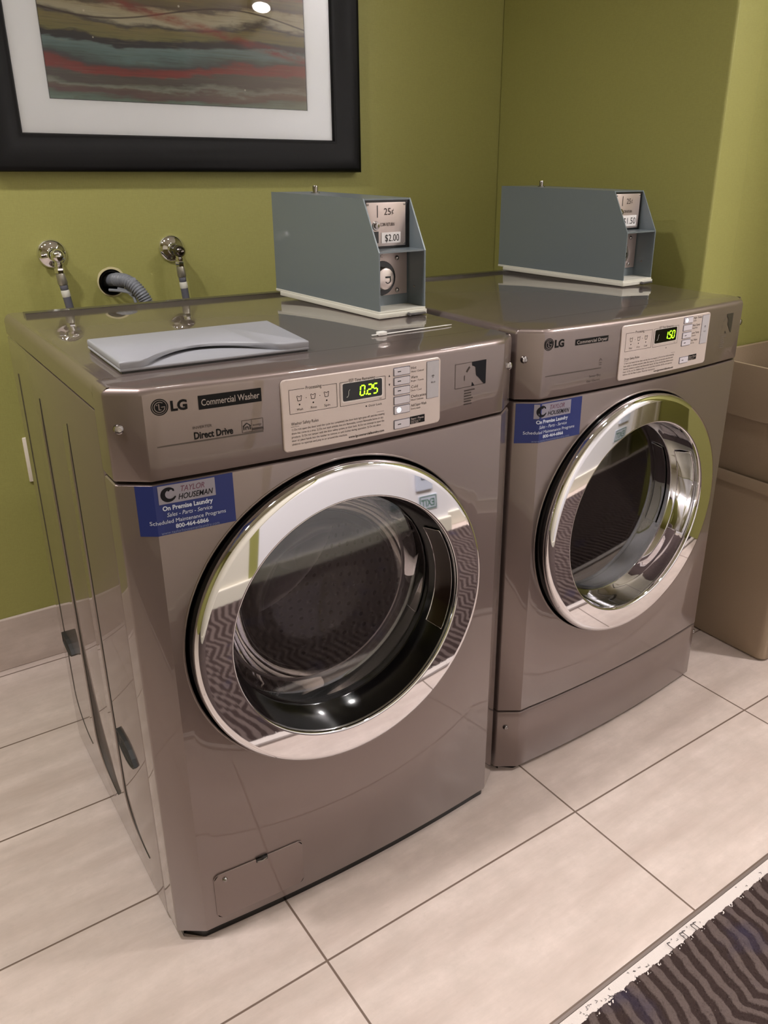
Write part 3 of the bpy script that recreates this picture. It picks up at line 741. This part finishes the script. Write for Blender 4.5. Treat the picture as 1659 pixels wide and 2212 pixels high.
    m.warp(on_face(.0037)); m.build('start_lettering', SILVER, cpn, 0)
    # --- half peeled sticker by the right edge
    qx0, qx1, qz0, qz1 = (.5365, .6035, .8974, .9374) if washer else (.5531, .6090, .9015, .9432)
    w_, h_ = qx1 - qx0, qz1 - qz0
    m = MB()
    P = [(.53, 1.0), (1, 1), (1.0, .03), (.97, 0), (.93, .02), (.78, .28), (.68, .42), (.665, .62), (.65, .77), (.55, .85)]
    m.poly([(qx0 + a * w_, 0, qz0 + b * h_) for a, b in P][::-1]); m.poly([(qx0 + a * w_, 0, qz0 + b * h_) for a, b in ((.54, .0), (.63, 0), (.55, .17))])
    m.warp(on_face(.0007)); ws = m.build('torn_sticker', NAVY if washer else mat('sticker_olive', (.20, .18, .16), .4), root, 0); ws['label'] = 'dark remains of a peeled sticker'
    m = MB(); m.rect_line(qx0, qz0, qx1, qz1, .0007, 0)
    for i, L in enumerate((.9, .6, .62, .75, .62, .66)): m.seg((qx0 + w_ * .30, qz0 - .006 - .0046 * i), (qx0 + w_ * (.30 + .38 * L), qz0 - .006 - .0046 * i), .0022, 0)
    m.seg((qx0 + w_ * .30, qz0 + h_ * .28), (qx0 + w_ * .30, qz0 + h_ * .5), .0012, 0); m.seg((qx0 + w_ * .36, qz0 + h_ * .62), (qx0 + w_ * .46, qz0 + h_ * .82), .003, 0)
    m.warp(on_face(.0005)); m.build('sticker_outline', INKSOFT if washer else mat('faint_ink', (.40, .355, .33), .5), ws, 0)
    # --- blue service sticker, wrapped round the chamfer
    sx0, sx1, s0, s1 = (.0210, .1500, .7610, .8345) if washer else (-.0005, .1430, .7575, .8330)
    if not washer: sx0, sx1 = .0035, .1430
    m = MB(); n = 22; sw, sh = sx1 - sx0, s1 - s0
    brk = sorted([sx0 + sw * i / n for i in range(n + 1)] + [XC - .004, XC - .002, XC])
    for a, b in zip(brk, brk[1:]):
        m.poly([(a, 0, s0), (b, 0, s0), (b, 0, s1), (a, 0, s1)])
    m.warp(on_face(.0006)); st = m.build('service_sticker', BLUE, root, 0); st['label'] = 'blue service company sticker'
    u = lambda f: sx0 + sw * f
    v = lambda f: s0 + sh * f
    m = MB(); n = 10
    for i in range(n): m.poly([(u(.20 + .60 * i / n), 0, v(.615)), (u(.20 + .60 * (i + 1) / n), 0, v(.615)), (u(.20 + .60 * (i + 1) / n), 0, v(.975)), (u(.20 + .60 * i / n), 0, v(.975))])
    m.warp(on_face(.0010)); m.build('sticker_badge', STSILVER, st, 0)
    m = MB(); ex, ez, er = u(.305), v(.79), sh * .145
    for k in range(22):                                        # crescent swirl emblem
        a, b = math.radians(40 + 300 * k / 22), math.radians(40 + 300 * (k + 1) / 22)
        wd = lambda t: er * (.18 + .42 * math.sin(PI * (t - math.radians(40)) / math.radians(300)))
        m.poly([(ex + er * math.cos(a), 0, ez + er * math.sin(a)), (ex + er * math.cos(b), 0, ez + er * math.sin(b)), (ex + (er - wd(b)) * math.cos(b), 0, ez + (er - wd(b)) * math.sin(b)), (ex + (er - wd(a)) * math.cos(a), 0, ez + (er - wd(a)) * math.sin(a))])
    for k in range(12):
        a, b = math.radians(-10 + 190 * k / 12), math.radians(-10 + 190 * (k + 1) / 12); r = er * .42; q = (ex + er * .35, ez + er * .45)
        m.poly([(q[0] + r * math.cos(a), 0, q[1] + r * math.sin(a)), (q[0] + r * math.cos(b), 0, q[1] + r * math.sin(b)), (q[0] + r * .45 * math.cos(b), 0, q[1] + r * .45 * math.sin(b)), (q[0] + r * .45 * math.cos(a), 0, q[1] + r * .45 * math.sin(a))])
    m.text('HOUSEMAN', u(.40), v(.665), sh * .155, 0, sw * .37, shear=.28, bold=.00012)
    m.warp(on_face(.0013)); m.build('sticker_emblem', NAVY, st, 0)
    m = MB(); m.text('TAYLOR', u(.425), v(.815), sh * .155, 0, sw * .25, shear=.28, bold=.00012); m.warp(on_face(.0013)); m.build('sticker_heading', WINE, st, 0)
    m = MB()
    m.text('On Premise Laundry', u(.23), v(.485), sh * .125, 0, sw * .53, bold=.00025)
    m.text('Sales - Parts - Service', u(.265), v(.355), sh * .115, 0, sw * .48, shear=.25)
    m.text('Scheduled Maintenance Programs', u(.09), v(.225), sh * .110, 0, sw * .80)
    m.text('800-464-6866', u(.345), v(.105), sh * .115, 0, sw * .35, bold=.0002)
    m.warp(on_face(.0010)); m.build('sticker_lettering', STWHITE, st, 0)
    m = MB(); m.text('www.taylorhousemanlaundry.com', u(.19), v(.015), sh * .085, 0, sw * .62); m.warp(on_face(.0010)); m.build('sticker_address', mat('sticker_pale', (.45, .48, .62), .4), st, 0)
    if washer:
        # --- access hatch low on the front
        hx0, hx1, hz0, hz1 = .0610, .2200, .0385, .1345
        hatch_out = []
        for x, z in rrect(hx0, hz0, hx1, hz1, .010, 6): hatch_out.append((x, z))
        dd = []
        for i, p in enumerate(hatch_out):
            q = hatch_out[(i + 1) % len(hatch_out)]; L = math.hypot(q[0] - p[0], q[1] - p[1]); k = max(1, int(L / .012))
            for j in range(k): dd.append((p[0] + (q[0] - p[0]) * j / k, p[1] + (q[1] - p[1]) * j / k))
        hcx, hcz = (hx0 + hx1) / 2, (hz0 + hz1) / 2
        sk = lambda d: [(p[0] + math.copysign(d, hcx - p[0]), p[1] + math.copysign(d, hcz - p[1])) for p in dd]
        m = MB(); m.loft([[(x, -.0003, z) for x, z in sk(-.0017)], [(x, -.0003, z) for x, z in sk(.0006)]], False, False); m.warp(on_face(.0003)); gp = m.build('hatch_gap', BLACK, root, 0)
        m = MB(); m.loft([[(x, 0, z) for x, z in dd], [(x, -.0012, z) for x, z in dd], [(x, -.0018, z) for x, z in sk(.0009)]], False, False)
        nsl = 20
        for i in range(nsl):
            a, b = hx0 + .0009 + (hx1 - hx0 - .0018) * i / nsl, hx0 + .0009 + (hx1 - hx0 - .0018) * (i + 1) / nsl
            def zl_(x):
                d = min(x - hx0 - .0009, hx1 - .0009 - x); r = .0092; e = 0 if d >= r else r - math.sqrt(max(0, r * r - (r - d) ** 2)); return hz0 + .0009 + e, hz1 - .0009 - e
            m.poly([(a, -.0018, zl_(a)[0]), (b, -.0018, zl_(b)[0]), (b, -.0018, zl_(b)[1]), (a, -.0018, zl_(a)[1])])
        m.warp(on_face(.0004)); ht = m.build('access_hatch', PAINT, root, 30)
        screw(ht, .0795, .1205, front_y(.0795) - .002, .0042, 'hatch_screw')
        m = MB(); m.box((.1345, -.0026, .1270), (.1555, .004, .1362), .0015); m.warp(on_face(.0008)); nt_ = m.build('hatch_latch', BLACK, ht, 30)
        m = MB(); m.tube([(.1365, -.0028 + bow(.1365), .1298), (.145, -.0040 + bow(.145), .1292), (.1535, -.0028 + bow(.1535), .1306)], .0012, 8); m.build('hatch_pull', SCREWM, ht, 40)
        # --- white dispenser lid on the top
        m = MB(); A = [(.0430, .0905), (.3250, .0845), (.3440, .2700), (.0470, .2680)]
        def quad(s, z, front=0.):
            c0 = (sum(p[0] for p in A) / 4, sum(p[1] for p in A) / 4)
            rows = []
            nF = 30
            for i in range(nF + 1):                              # front edge, scooped in the middle
                t = i / nF; x = A[0][0] + (A[1][0] - A[0][0]) * t; y = A[0][1] + (A[1][1] - A[0][1]) * t
                tt = (t - .12) / .72; sc_ = math.sin(PI * tt) ** 1.0 if 0 < tt < 1 else 0
                rows.append((x, y + front * sc_))
            rows += [(A[1][0] + (A[2][0] - A[1][0]) * t, A[1][1] + (A[2][1] - A[1][1]) * t) for t in (.03, .5, .97)]
            rows += [A[2]] + [(A[2][0] + (A[3][0] - A[2][0]) * t, A[2][1] + (A[3][1] - A[2][1]) * t) for t in (.03, .3, .7, .97)] + [A[3]]
            rows += [(A[3][0] + (A[0][0] - A[3][0]) * t, A[3][1] + (A[0][1] - A[3][1]) * t) for t in (.03, .5, .97)]
            return [((x - c0[0]) * s + c0[0], (y - c0[1]) * s + c0[1], z) for x, y in rows]
        m.loft([quad(.985, H - .0002), quad(.985, H + .003)])
        m.build('dispenser_seat', DARK, root, 30)
        m = MB(); m.loft([quad(.992, H + .0028), quad(1.0, H + .0036), quad(1.0, H + .0056), quad(.994, H + .0066)])
        m.loft([quad(.994, H + .0062, .083), quad(.998, H + .0075, .080), quad(1.0, H + .0108, .066), quad(1.0, H + .0142, .066), quad(.996, H + .0158, .068), quad(.986, H + .0166, .070)])
        dl = m.build('dispenser_lid', WHITE, root, 50); dl['label'] = 'white plastic dispenser lid with scooped grip'
    return root

wm = make_machine('washer', 'grey front loading washer on the left with white dispenser lid and display 0:25', (0, 0, 0), -.01505, (.3255, .5555))
td = make_machine('dryer', 'grey front loading dryer on the right with display 1:50, beside the taupe bins', (.7138, .00865, 0), .0220, (.3180, .5480))

# ------------------------------------------------------------------ coin boxes
def coin_box(label, loc, rz, w, d, h, d1, h2, price, washer):
    root = thing('coin_box', label, 'coin box', loc, rz, 'coin boxes standing on the machines')
    t = .0028
    def plate(x0):
        m = MB(); m.prism_x([(0, 0), (0, h2), (d - d1, h), (d, h), (d, 0)], x0, x0 + t)
        return m
    plate(0).build('side_plate', GREY, root, 0); plate(w - t).build('side_plate', GREY, root, 0)
    m = MB(); m.box((t, d - d1 - .001, h - .003), (w - t, d, h - .0004)); m.box((t, d - .003, 0), (w - t, d, h - .003)); m.build('top_cover', GREY, root, 0)
    m = MB(); m.box((t, .0015, h2 - .0015), (w - t, d - d1 + .045, h2 + .0015)); m.build('shelf', GREY, root, 0)
    # sunk coin panel (upper)
    py = d - d1 + .001
    m = MB(); m.box((t, py, h2 + .0015), (w - t, py + .004, h - .003)); m.build('panel_back', DARK, root, 0)
    m = MB(); m.box((t + .004, py - .003, h2 + .006), (w - t - .010, py, h - .007), .0012); cp_ = m.build('coin_panel', STEEL, root, 30)
    yy = py - .0034
    m = MB(); m.box((w * .275, py - .0036, h * .83), (w * .288, py - .002, h * .938)); m.build('coin_slot', BLACK, cp_, 0)
    m = MB(); m.text('25', w * .415, h * .852, .0170, yy, .0158, bold=.00012); m.text('¢', w * .575, h * .862, .0140, yy, .0048)
    m.text('COIN RETURN', w * .335, h * .752, .0082, yy, .0330, bold=.0001)
    m.build('panel_lettering', INKSOFT, cp_, 0)
    for sx, sz in ((t + .007, h - .0105), (w - t - .0135, h - .0105), (w - t - .0135, h2 + .0095), (t + .007, h2 + .0095)):
        m = MB(); m.sphere((sx, py - .003, sz), .0022, 1, .5, 1, 12, 8); m.build('panel_screw', SCREWM, cp_, 60)
    m = MB(); m.lathe([(.0001, py - .009), (.0045, py - .008), (.0052, py - .003)], (w * .250, h * .757), seg=18); m.lathe([(.0075, py - .0045), (.0085, py - .003)], (w * .250, h * .757), seg=18, cap0=True); m.build('return_button', SCREWM, cp_, 50)
    m = MB(); m.box((w * .20, py - .0036, h * .60), (w * .300, py - .0025, h * .705)); m.build('return_cup', BLACK, cp_, 0)
    pz = h2 + (.0080 if washer else .0095)
    m = MB()
    if washer: m.box((w * .36, py - .0040, pz + .0035), (w * .765, py - .0031, pz + .0225))
    else: m.box((w * .30, py - .0040, pz + .001), (w * .80, py - .0031, pz + .0255))
    pl = m.build('price_label', PAPER, cp_, 0)
    m = MB()
    if washer: m.text('$2.00', w * .425, pz + .0068, .0175, py - .0044, w * .30)
    else: m.text('$1.50', w * .34, pz + .0060, .0205, py - .0044, w * .42)
    m.build('price_lettering', INK, pl, 0)
    # lower well with lock plate
    ly = .052
    m = MB(); m.box((t, ly, 0), (w - t, ly + .004, h2 - .0015)); m.build('well_back', GREY, root, 0)
    m = MB(); m.box((t + .003, ly - .0028, .020), (w - t - .003, ly, h2 - .003), .001); lp = m.build('lock_plate', STEEL, root, 30)
    m = MB(); m.text('DYNAMIC', t + .012, h2 - .0145, .0085, ly - .0031, .030); m.build('lock_lettering', INKSOFT, lp, 0)
    lx, lz = w * .40, h2 * .50
    m = MB(); m.lathe([(.0310, ly - .0036), (.0314, ly - .0030), (.0322, ly - .0024)], (lx, lz), seg=36, cap0=True); m.build('lock_recess', BLACK, lp, 40)
    m = MB(); m.lathe([(.0001, ly - .0160), (.0165, ly - .0160), (.0195, ly - .0148), (.0210, ly - .0100), (.0214, ly - .003)], (lx, lz), seg=36); lk = m.build('lock', mat('lock_nickel', (.84, .80, .78), .32, 1.), lp, 40)
    m = MB(); m.lathe([(.0070, ly - .0166), (.0070, ly - .0158), (.0052, ly - .0158), (.0052, ly - .0166), (.0070, ly - .0166)], (lx + .004, lz - .002), seg=24, a0=-2.6, a1=1.2); m.box((lx - .002, ly - .0168, lz + .0015), (lx + .0105, ly - .0159, lz + .0048)); m.build('keyhole', BLACK, lp, 40)
    for sx, sz in ((w * .72, h2 * .84), (w * .72, h2 * .27), (w * .10, h2 * .84), (w * .10, h2 * .27)):
        m = MB(); m.sphere((sx, ly - .0035, sz), .0046, 1, .8, 1, 14, 10); m.build('lock_screw', SCREWM, lp, 60)
    m = MB(); m.sphere((w - t - .0008, .030, h2 * .33), .0022, .5, 1, 1, 12, 8); m.build('plate_rivet', SCREWM, root, 60)
    # base tray and top bolt
    m = MB(); m.box((-.0035, -.0045, -.0122), (w + .0005, d - .02, -.0035), .001); m.box((-.0015, -.002, -.0045), (w - .001, d, .0004), .0005); bt = m.build('base_tray', CREAM, root, 30)
    m = MB(); m.box((w * .58, -.010, -.0118), (w * .95, -.002, -.0080), .001); m.lathe([(.0001, -.013), (.0028, -.0125), (.0034, -.006)], (w * .58, -.0092), seg=14); m.build('latch_tab', mat('latch_grey', (.34, .33, .33), .4, .4), root, 40)
    m = MB(); m.lathe([(.009, h - .001), (.009, h + .0012)], (w * .55, d * .80), 'z', 24, cap1=True); m.lathe([(.0052, h), (.0054, h + .012), (.0046, h + .0138), (.0001, h + .014)], (w * .55, d * .80), 'z', 18); m.build('top_bolt', SCREWM, root, 40)
    return root
coin_box('grey metal coin box with $2.00 price label, standing on the washer', (.5636, .2478, .980), .0663, .1094, .3676, .1944, .3212, .1044, '$2.00', True)
coin_box('grey metal coin box with 1.50 price label, standing on the dryer', (1.2807, .2991, .980), .0935, .1141, .4071, .1983, .3602, .1081, '1.50', False)

# cable tie lying on the washer
root = thing('cable_tie', 'clear white cable tie lying on the washer in front of the coin box', 'cable tie', (.474, .1215, H + .0005), .0503)
m = MB(); m.box((.012, -.0022, .0006), (.150, .0022, .0018), .0005)
m.loft([[(.150, -.0022, .0006), (.150, .0022, .0006), (.150, .0022, .0018), (.150, -.0022, .0018)], [(.166, -.0008, .0006), (.166, .0008, .0006), (.166, .0008, .0014), (.166, -.0008, .0014)]])
CLEAR = mat('clear_nylon', (.90, .89, .88), .25, 0, .3)
m.build('strap', CLEAR, root, 30)
m = MB(); m.box((.004, -.0055, 0), (.020, .0050, .0062), .001); m.box((-.008, -.0018, .001), (.004, .0018, .0024), .0005); m.build('head', CLEAR, root, 30)

# ------------------------------------------------------------------ wall valves, hoses, drain
def valve(label, x, z, side_knob):
    root = thing('water_valve', label, 'water valve', (x, YW, z), 0, 'chrome water valves on the wall')
    m = MB(); m.lathe([(.0330, 0), (.0328, -.0025), (.0300, -.0062), (.0240, -.0105), (.0160, -.0140), (.0125, -.0165), (.0120, -.020)], (0, 0), seg=40); m.build('escutcheon', CHROME, root, 60)
    m = MB()
    if side_knob:
        m.lathe([(.0105, -.018), (.0115, -.024), (.0118, -.046)], (0, 0), seg=24); m.sphere((0, -.050, 0), .0155, 1, 1, 1); b = m.build('valve_body', CHROME, root, 60)
        m = MB(); m.lathe([(.0060, -.016), (.0068, -.024), (.0068, -.030), (.004, -.032), (.0001, -.032)], (-.050 + .026, .0005), 'x', 18); m.build('valve_stem', CHROME, b, 50)
    else:
        m.lathe([(.0105, -.018), (.0135, -.021), (.0120, -.024), (.0138, -.027), (.0122, -.030), (.0138, -.033), (.0130, -.040), (.0145, -.044), (.0140, -.056), (.0100, -.063), (.0045, -.066), (.0040, -.073), (.0001, -.074)], (0, -.002), seg=28); b = m.build('valve_body', mat('valve_dark_chrome', (.45, .43, .43), .12, 1.), root, 40)
    yo = -.048
    m = MB(); m.lathe([(.0085, -.008), (.0085, -.0175), (.0098, -.018), (.0098, -.022), (.0085, -.0225), (.0085, -.026)], (0, yo), 'z', 20)
    m.lathe([(.0105, -.026), (.0112, -.0275), (.0112, -.036), (.0100, -.038)], (0, yo), 'z', 6, cap0=True, cap1=True); m.build('outlet_nut', CHROME, root, 30)
    return root
valve('chrome water valve with round ball body, left of the drain opening', .2005, 1.0262, True)
valve('chrome water valve with dark ribbed body, right of the drain opening', .4830, 1.0250, False)
def supply_hose(label, x, z, lean):
    root = thing('supply_hose', label, 'hose', (x, YW - .048, z - .038), 0, 'grey supply hoses below the valves')
    f = lambda t: (lean * t, -.004 * t, -t)
    def seg(name, a, b, r0, r1, mt):
        m = MB(); m.tube([f(a), f(a + (b - a) * .12), f(b - (b - a) * .12), f(b)], r0, 18, True, [r0 * .9, r0, r1, r1 * .9]); return m.build(name, mt, root, 40)
    seg('coupling', 0, .026, .0100, .0108, mat('coupling_nickel', (.66, .64, .60), .35, .8))
    seg('ferrule', .026, .038, .0092, .0088, HOSEDK); seg('label_band', .038, .054, .0096, .0096, CREAM)
    m = MB(); m.tube([f(.052), f(.10), f(.20), (lean * .25, .0, -.32), (lean * .26, -.01, -.60), (lean * .26, -.02, -.86), (lean * .26, -.035, -.93), (lean * .26, -.06, -.965), (lean * .26, -.10, -(z - .038) + .0092), (lean * .26, -.20, -(z - .038) + .0092)], .0090, 16); m.build('hose', HOSEDK, root, 60)
supply_hose('grey supply hose with white band under the left valve', .2005, 1.0262, .13)
supply_hose('grey supply hose with white band under the right valve', .4830, 1.0250, .085)

root = thing('drain_pipe', 'black drain pipe stub inside the round wall opening', 'pipe', (.3270, YW, .9535))
m = MB(); m.lathe([(.0295, .06), (.0295, -.004), (.0262, -.004), (.0262, .06)], (0, -.001), seg=40); m.lathe([(.0262, .06), (.0001, .06)], (0, -.001), seg=40); m.build('pipe_wall', BLACK, root, 40)
# corrugated drain hose coming out of the opening and dropping behind the washer
root = thing('drain_hose', 'grey corrugated drain hose curling out of the wall opening', 'drain hose', (.327, YW, .9535))
m = MB(); pts, rad = [], []
cur = [(-.004, .045, .000), (.002, .010, .004), (.008, -.020, .008), (.022, -.050, .006), (.038, -.072, -.012), (.052, -.082, -.042), (.060, -.084, -.085), (.064, -.084, -.15), (.064, -.10, -.28), (.064, -.16, -.42)]
def cr(P, n=26):
    out = []
    for i in range(len(P) - 1):
        p0, p1, p2, p3 = (Vector(P[max(i - 1, 0)]), Vector(P[i]), Vector(P[i + 1]), Vector(P[min(i + 2, len(P) - 1)]))
        for k in range(n):
            t = k / n; out.append(.5 * ((2 * p1) + (p2 - p0) * t + (2 * p0 - 5 * p1 + 4 * p2 - p3) * t * t + (3 * p1 - p0 - 3 * p2 + p3) * t ** 3))
    return out + [Vector(P[-1])]
path = cr(cur); s = 0
for i, p in enumerate(path):
    if i: s += (p - path[i - 1]).length
    pts.append(p); rad.append(.0155 if s < .062 else .0150 + .0016 * math.sin(s / .0058 * 2 * PI))
m.tube(pts, .0165, 20, True, rad); m.build('hose', HOSE, root, 80)
m = MB()
m.tube([(.006, -.026, -.012), (.018, -.046, -.015), (.030, -.062, -.030), (.034, -.070, -.060), (.040, -.074, -.11)], .004, 10)
m.box((.022, -.068, -.024), (.038, -.060, .016), .002); m.tube(cr([(-.012, -.012, -.016), (.008, -.034, -.017), (.026, -.060, -.020)], 8), .0035, 8)
m.build('hose_hook', mat('hook_grey', (.50, .51, .54), .45), root, 40)

# outlet cover half hidden behind the washer
root = thing('outlet_cover', 'white outlet cover low on the lime wall, half hidden behind the washer', 'outlet cover', (.104, YW, .548))
m = MB(); m.box((-.037, -.006, -.057), (.037, -.0003, .057), .0025); m.build('plate', mat('ivory_plastic', (.86, .82, .76), .4), root, 30)
m = MB()
for z in (-.02, .02): m.lathe([(.016, -.0075), (.0165, -.005)], (0, z), seg=24, cap0=True)
m.build('socket', CREAM, root, 30)

# ------------------------------------------------------------------ framed picture
FX0, FX1, FZ0, FZ1 = .0965, 1.0275, 1.2040, 2.06
root = thing('framed_picture', 'large black framed abstract picture with white mat on the lime wall', 'picture', (FX0, YW, FZ0))
fw, fh = FX1 - FX0, FZ1 - FZ0; bw = .0790
prof = [(0, -.0005), (0, -.026), (.004, -.031), (.012, -.033), (.034, -.031), (.056, -.024), (.068, -.019), (.073, -.020), (.0765, -.019), (bw, -.015), (bw, -.006)]
m = MB(); loops = [[(e, y, e), (fw - e, y, e), (fw - e, y, fh - e), (e, y, fh - e)] for e, y in prof]; m.loft(loops, False, False); m.build('frame', FRAMEM, root, 40)
ax0, ax1, az0, az1 = .2420 - FX0, .8790 - FX0, 1.3515 - FZ0, 1.915 - FZ0
m = MB(); O = [(bw - .004, bw - .004), (fw - bw + .004, bw - .004), (fw - bw + .004, fh - bw + .004), (bw - .004, fh - bw + .004)]; I = [(ax0, az0), (ax1, az0), (ax1, az1), (ax0, az1)]
m.loft([[(x, -.0090, z) for x, z in O], [(x, -.0090, z) for x, z in I], [(x + (.0016 if x < .4 else -.0016), -.0074, z + (.0016 if z < .4 else -.0016)) for x, z in I]], False, False); m.build('mat_board', MATB, root, 0)
m = MB(); q = .0028; I2 = [(x + (q if x < .4 else -q), z + (q if z < .4 else -q)) for x, z in I]; I1 = [(x + (.0012 if x < .4 else -.0012), z + (.0012 if z < .4 else -.0012)) for x, z in I]
m.loft([[(x, -.0076, z) for x, z in I1], [(x, -.0072, z) for x, z in I2]], False, False); m.build('mat_fillet', mat('fillet_dark', (.12, .11, .12), .5), root, 0)
m = MB(); m.box((0, 0, 0), (ax1 - ax0, .001, az1 - az0)); o = m.build('art_print', ART, root, 0, (ax0, -.0072, az0))
m = MB(); m.poly([(bw - .003, -.0120, bw - .003), (fw - bw + .003, -.0120, bw - .003), (fw - bw + .003, -.0120, fh - bw + .003), (bw - .003, -.0120, fh - bw + .003)]); m.build('picture_glass', PICGLASS, root, 0)

# ------------------------------------------------------------------ nested waste bins by the right wall
def bin_shell(m, x0, x1, y0, y1, zb, zt, tap, r, lip, wall=.004, rim=.03):
    """tapered open-topped bin with a rolled rim"""
    def ring(e, z): return [(x, y, z) for x, y in rrect(x0 + e, y0 + e, x1 - e, y1 - e, max(.004, r - e * .4), 6)]
    L = [ring(tap + .006, zb), ring(tap, zb + .008), ring(lip, zt - rim), ring(0, zt - rim + .001), ring(-.001, zt - .006), ring(.001, zt - .001), ring(.005, zt), ring(.010, zt - .002), ring(lip + wall, zt - rim), ring(tap + wall, zb + .012)]
    m.loft(L, True, True)
root = thing('waste_bin', 'taupe waste bin standing on the floor, lower of the two nested beside the dryer', 'waste bin', (1.575, -.070, 0), 0, 'nested taupe waste bins')
m = MB(); bin_shell(m, -.012, .46, 0.0, .325, .001, .495, .010, .028, .006); m.build('bin_body', BIN, root, 40)
root = thing('waste_bin', 'upper taupe waste bin nested in the lower bin, open top with deep rim', 'waste bin', (1.575, -.070, .0), 0, 'nested taupe waste bins')
m = MB(); bin_shell(m, -.018, .466, -.006, .331, .30, .782, .036, .028, .012, .004, .135); m.build('bin_body', BIN, root, 40)

# ------------------------------------------------------------------ signs across the corridor
def exit_sign(label, x, y, z):
    root = thing('exit_sign', label, 'exit sign', (x, y, z), 0, 'low exit signs across the corridor')
    m = MB(); m.box((-.052, .0004, -.036), (.052, .004, .036), .001); m.build('sign_plate', STWHITE, root, 0)
    m = MB(); m.rect_line(-.046, -.030, .046, .030, .005, 0); m.text('EXIT', -.038, -.019, .050, 0, .076, bold=.0012)
    m.warp(lambda c: Vector((-c.x, .0046, c.z))); m.build('sign_lettering', EXITG, root, 0)
exit_sign('green and white exit sign low on the white pilaster, seen in the washer door ring', 1.350, YO - .02, .160)
exit_sign('green and white exit sign low on the white wall, seen in the dryer door ring', 2.475, YO - .06, .205)
for lb, x, y, z in (('white pictogram plate above the exit sign on the white pilaster', 1.330, YO - .02, .300), ('white pictogram plate above the exit sign beside the moulded door', 2.485, YO - .06, .350)):
    root = thing('wall_plate', lb, 'sign', (x, y, z), 0, 'pictogram plates across the corridor')
    m = MB(); m.box((-.045, .0004, -.075), (.045, .012, .075), .003); m.build('plate', STWHITE, root, 0)
    m = MB(); m.rect_line(-.018, -.020, .018, .040, .005, 0); m.seg((-.006, -.008), (.006, .028), .007, 0); m.warp(lambda c: Vector((-c.x, .0130, c.z))); m.build('plate_mark', INK, root, 0)

# ------------------------------------------------------------------ lamps
def downlight(x, y, power, r=.07, col=(1, .965, .955), spread=150, fill_aim=None):
    root = thing('ceiling_light', 'unseen round recessed ceiling downlight over the laundry corridor', 'ceiling light', (x, y, ZC), 0, 'ceiling downlights')
    m = MB(); m.lathe([(r + .022, -.0005), (r + .020, -.006), (r + .004, -.008), (r, -.003)], (0, 0), 'z', 40); m.build('trim_ring', WHITE, root, 50)
    m = MB(); m.lathe([(.0001, -.002), (r, -.002)], (0, 0), 'z', 40); m.build('diffuser', LAMPM, root, 0)
    la = bpy.data.lights.new('downlight', 'AREA'); la.shape = 'DISK'; la.size = r * 2; la.energy = power; la.color = col; la.spread = math.radians(spread)
    lo = bpy.data.objects.new('downlight', la); COL.objects.link(lo); lo.location = (0, 0, -.012); lo.parent = root
    if fill_aim: lo.rotation_euler = (Vector(fill_aim) - Vector((x, y, ZC))).to_track_quat('-Z', 'Y').to_euler()
    return root
downlight(-.45, .15, 14)
downlight(.95, -.50, 3)
downlight(2.35, -1.10, 25)
downlight(-1.25, .15, 11)
downlight(.40, .12, 9, spread=60, fill_aim=(.55, YO, .50))  # added fill lamp, turned to brighten the opposite wall for the chrome
downlight(1.75, -.10, 7.5, spread=60, fill_aim=(2.0, YO, .45))  # second added fill lamp, lifts the right part of the opposite wall
root = thing('wall_lamp', 'small round wall lamp across the corridor, seen in the picture glass', 'wall lamp', (1.905, YO - .06, 1.945))
m = MB(); m.lathe([(.070, .001), (.068, .012), (.056, .020)], (0, 0), seg=32, cap1=True); m.build('lamp_base', WHITE, root, 40)
m = MB(); m.sphere((0, .022, 0), .050, 1, .5, .5); m.build('diffuser', LAMPM, root, 60)

# ------------------------------------------------------------------ world, camera, view
w = bpy.data.worlds.new('World'); sc.world = w; w.use_nodes = True
w.node_tree.nodes['Background'].inputs[0].default_value = (1, .93, .85, 1); w.node_tree.nodes['Background'].inputs[1].default_value = .05
cam = bpy.data.cameras.new('camera'); co = bpy.data.objects.new('camera', cam); COL.objects.link(co)
F, EX, EY = 1787.657, 103.471, -37.090
cam.sensor_fit = 'VERTICAL'; cam.sensor_height = 36; cam.lens = F * 36 / 2212
cam.shift_x = -EX / 2212; cam.shift_y = EY / 2212; cam.clip_start = .01
co.location = (-.27066, -1.04069, 1.24368); co.rotation_euler = (1.184017, -.012938, -.635164)
sc.camera = co
sc.view_settings.view_transform = 'Standard'; sc.view_settings.look = 'None'; sc.view_settings.gamma = 1; sc.view_settings.use_curve_mapping = False
sc.view_settings.exposure = .30
sc.cycles.use_denoising = True
sc.cycles.max_bounces = 12; sc.cycles.transparent_max_bounces = 16
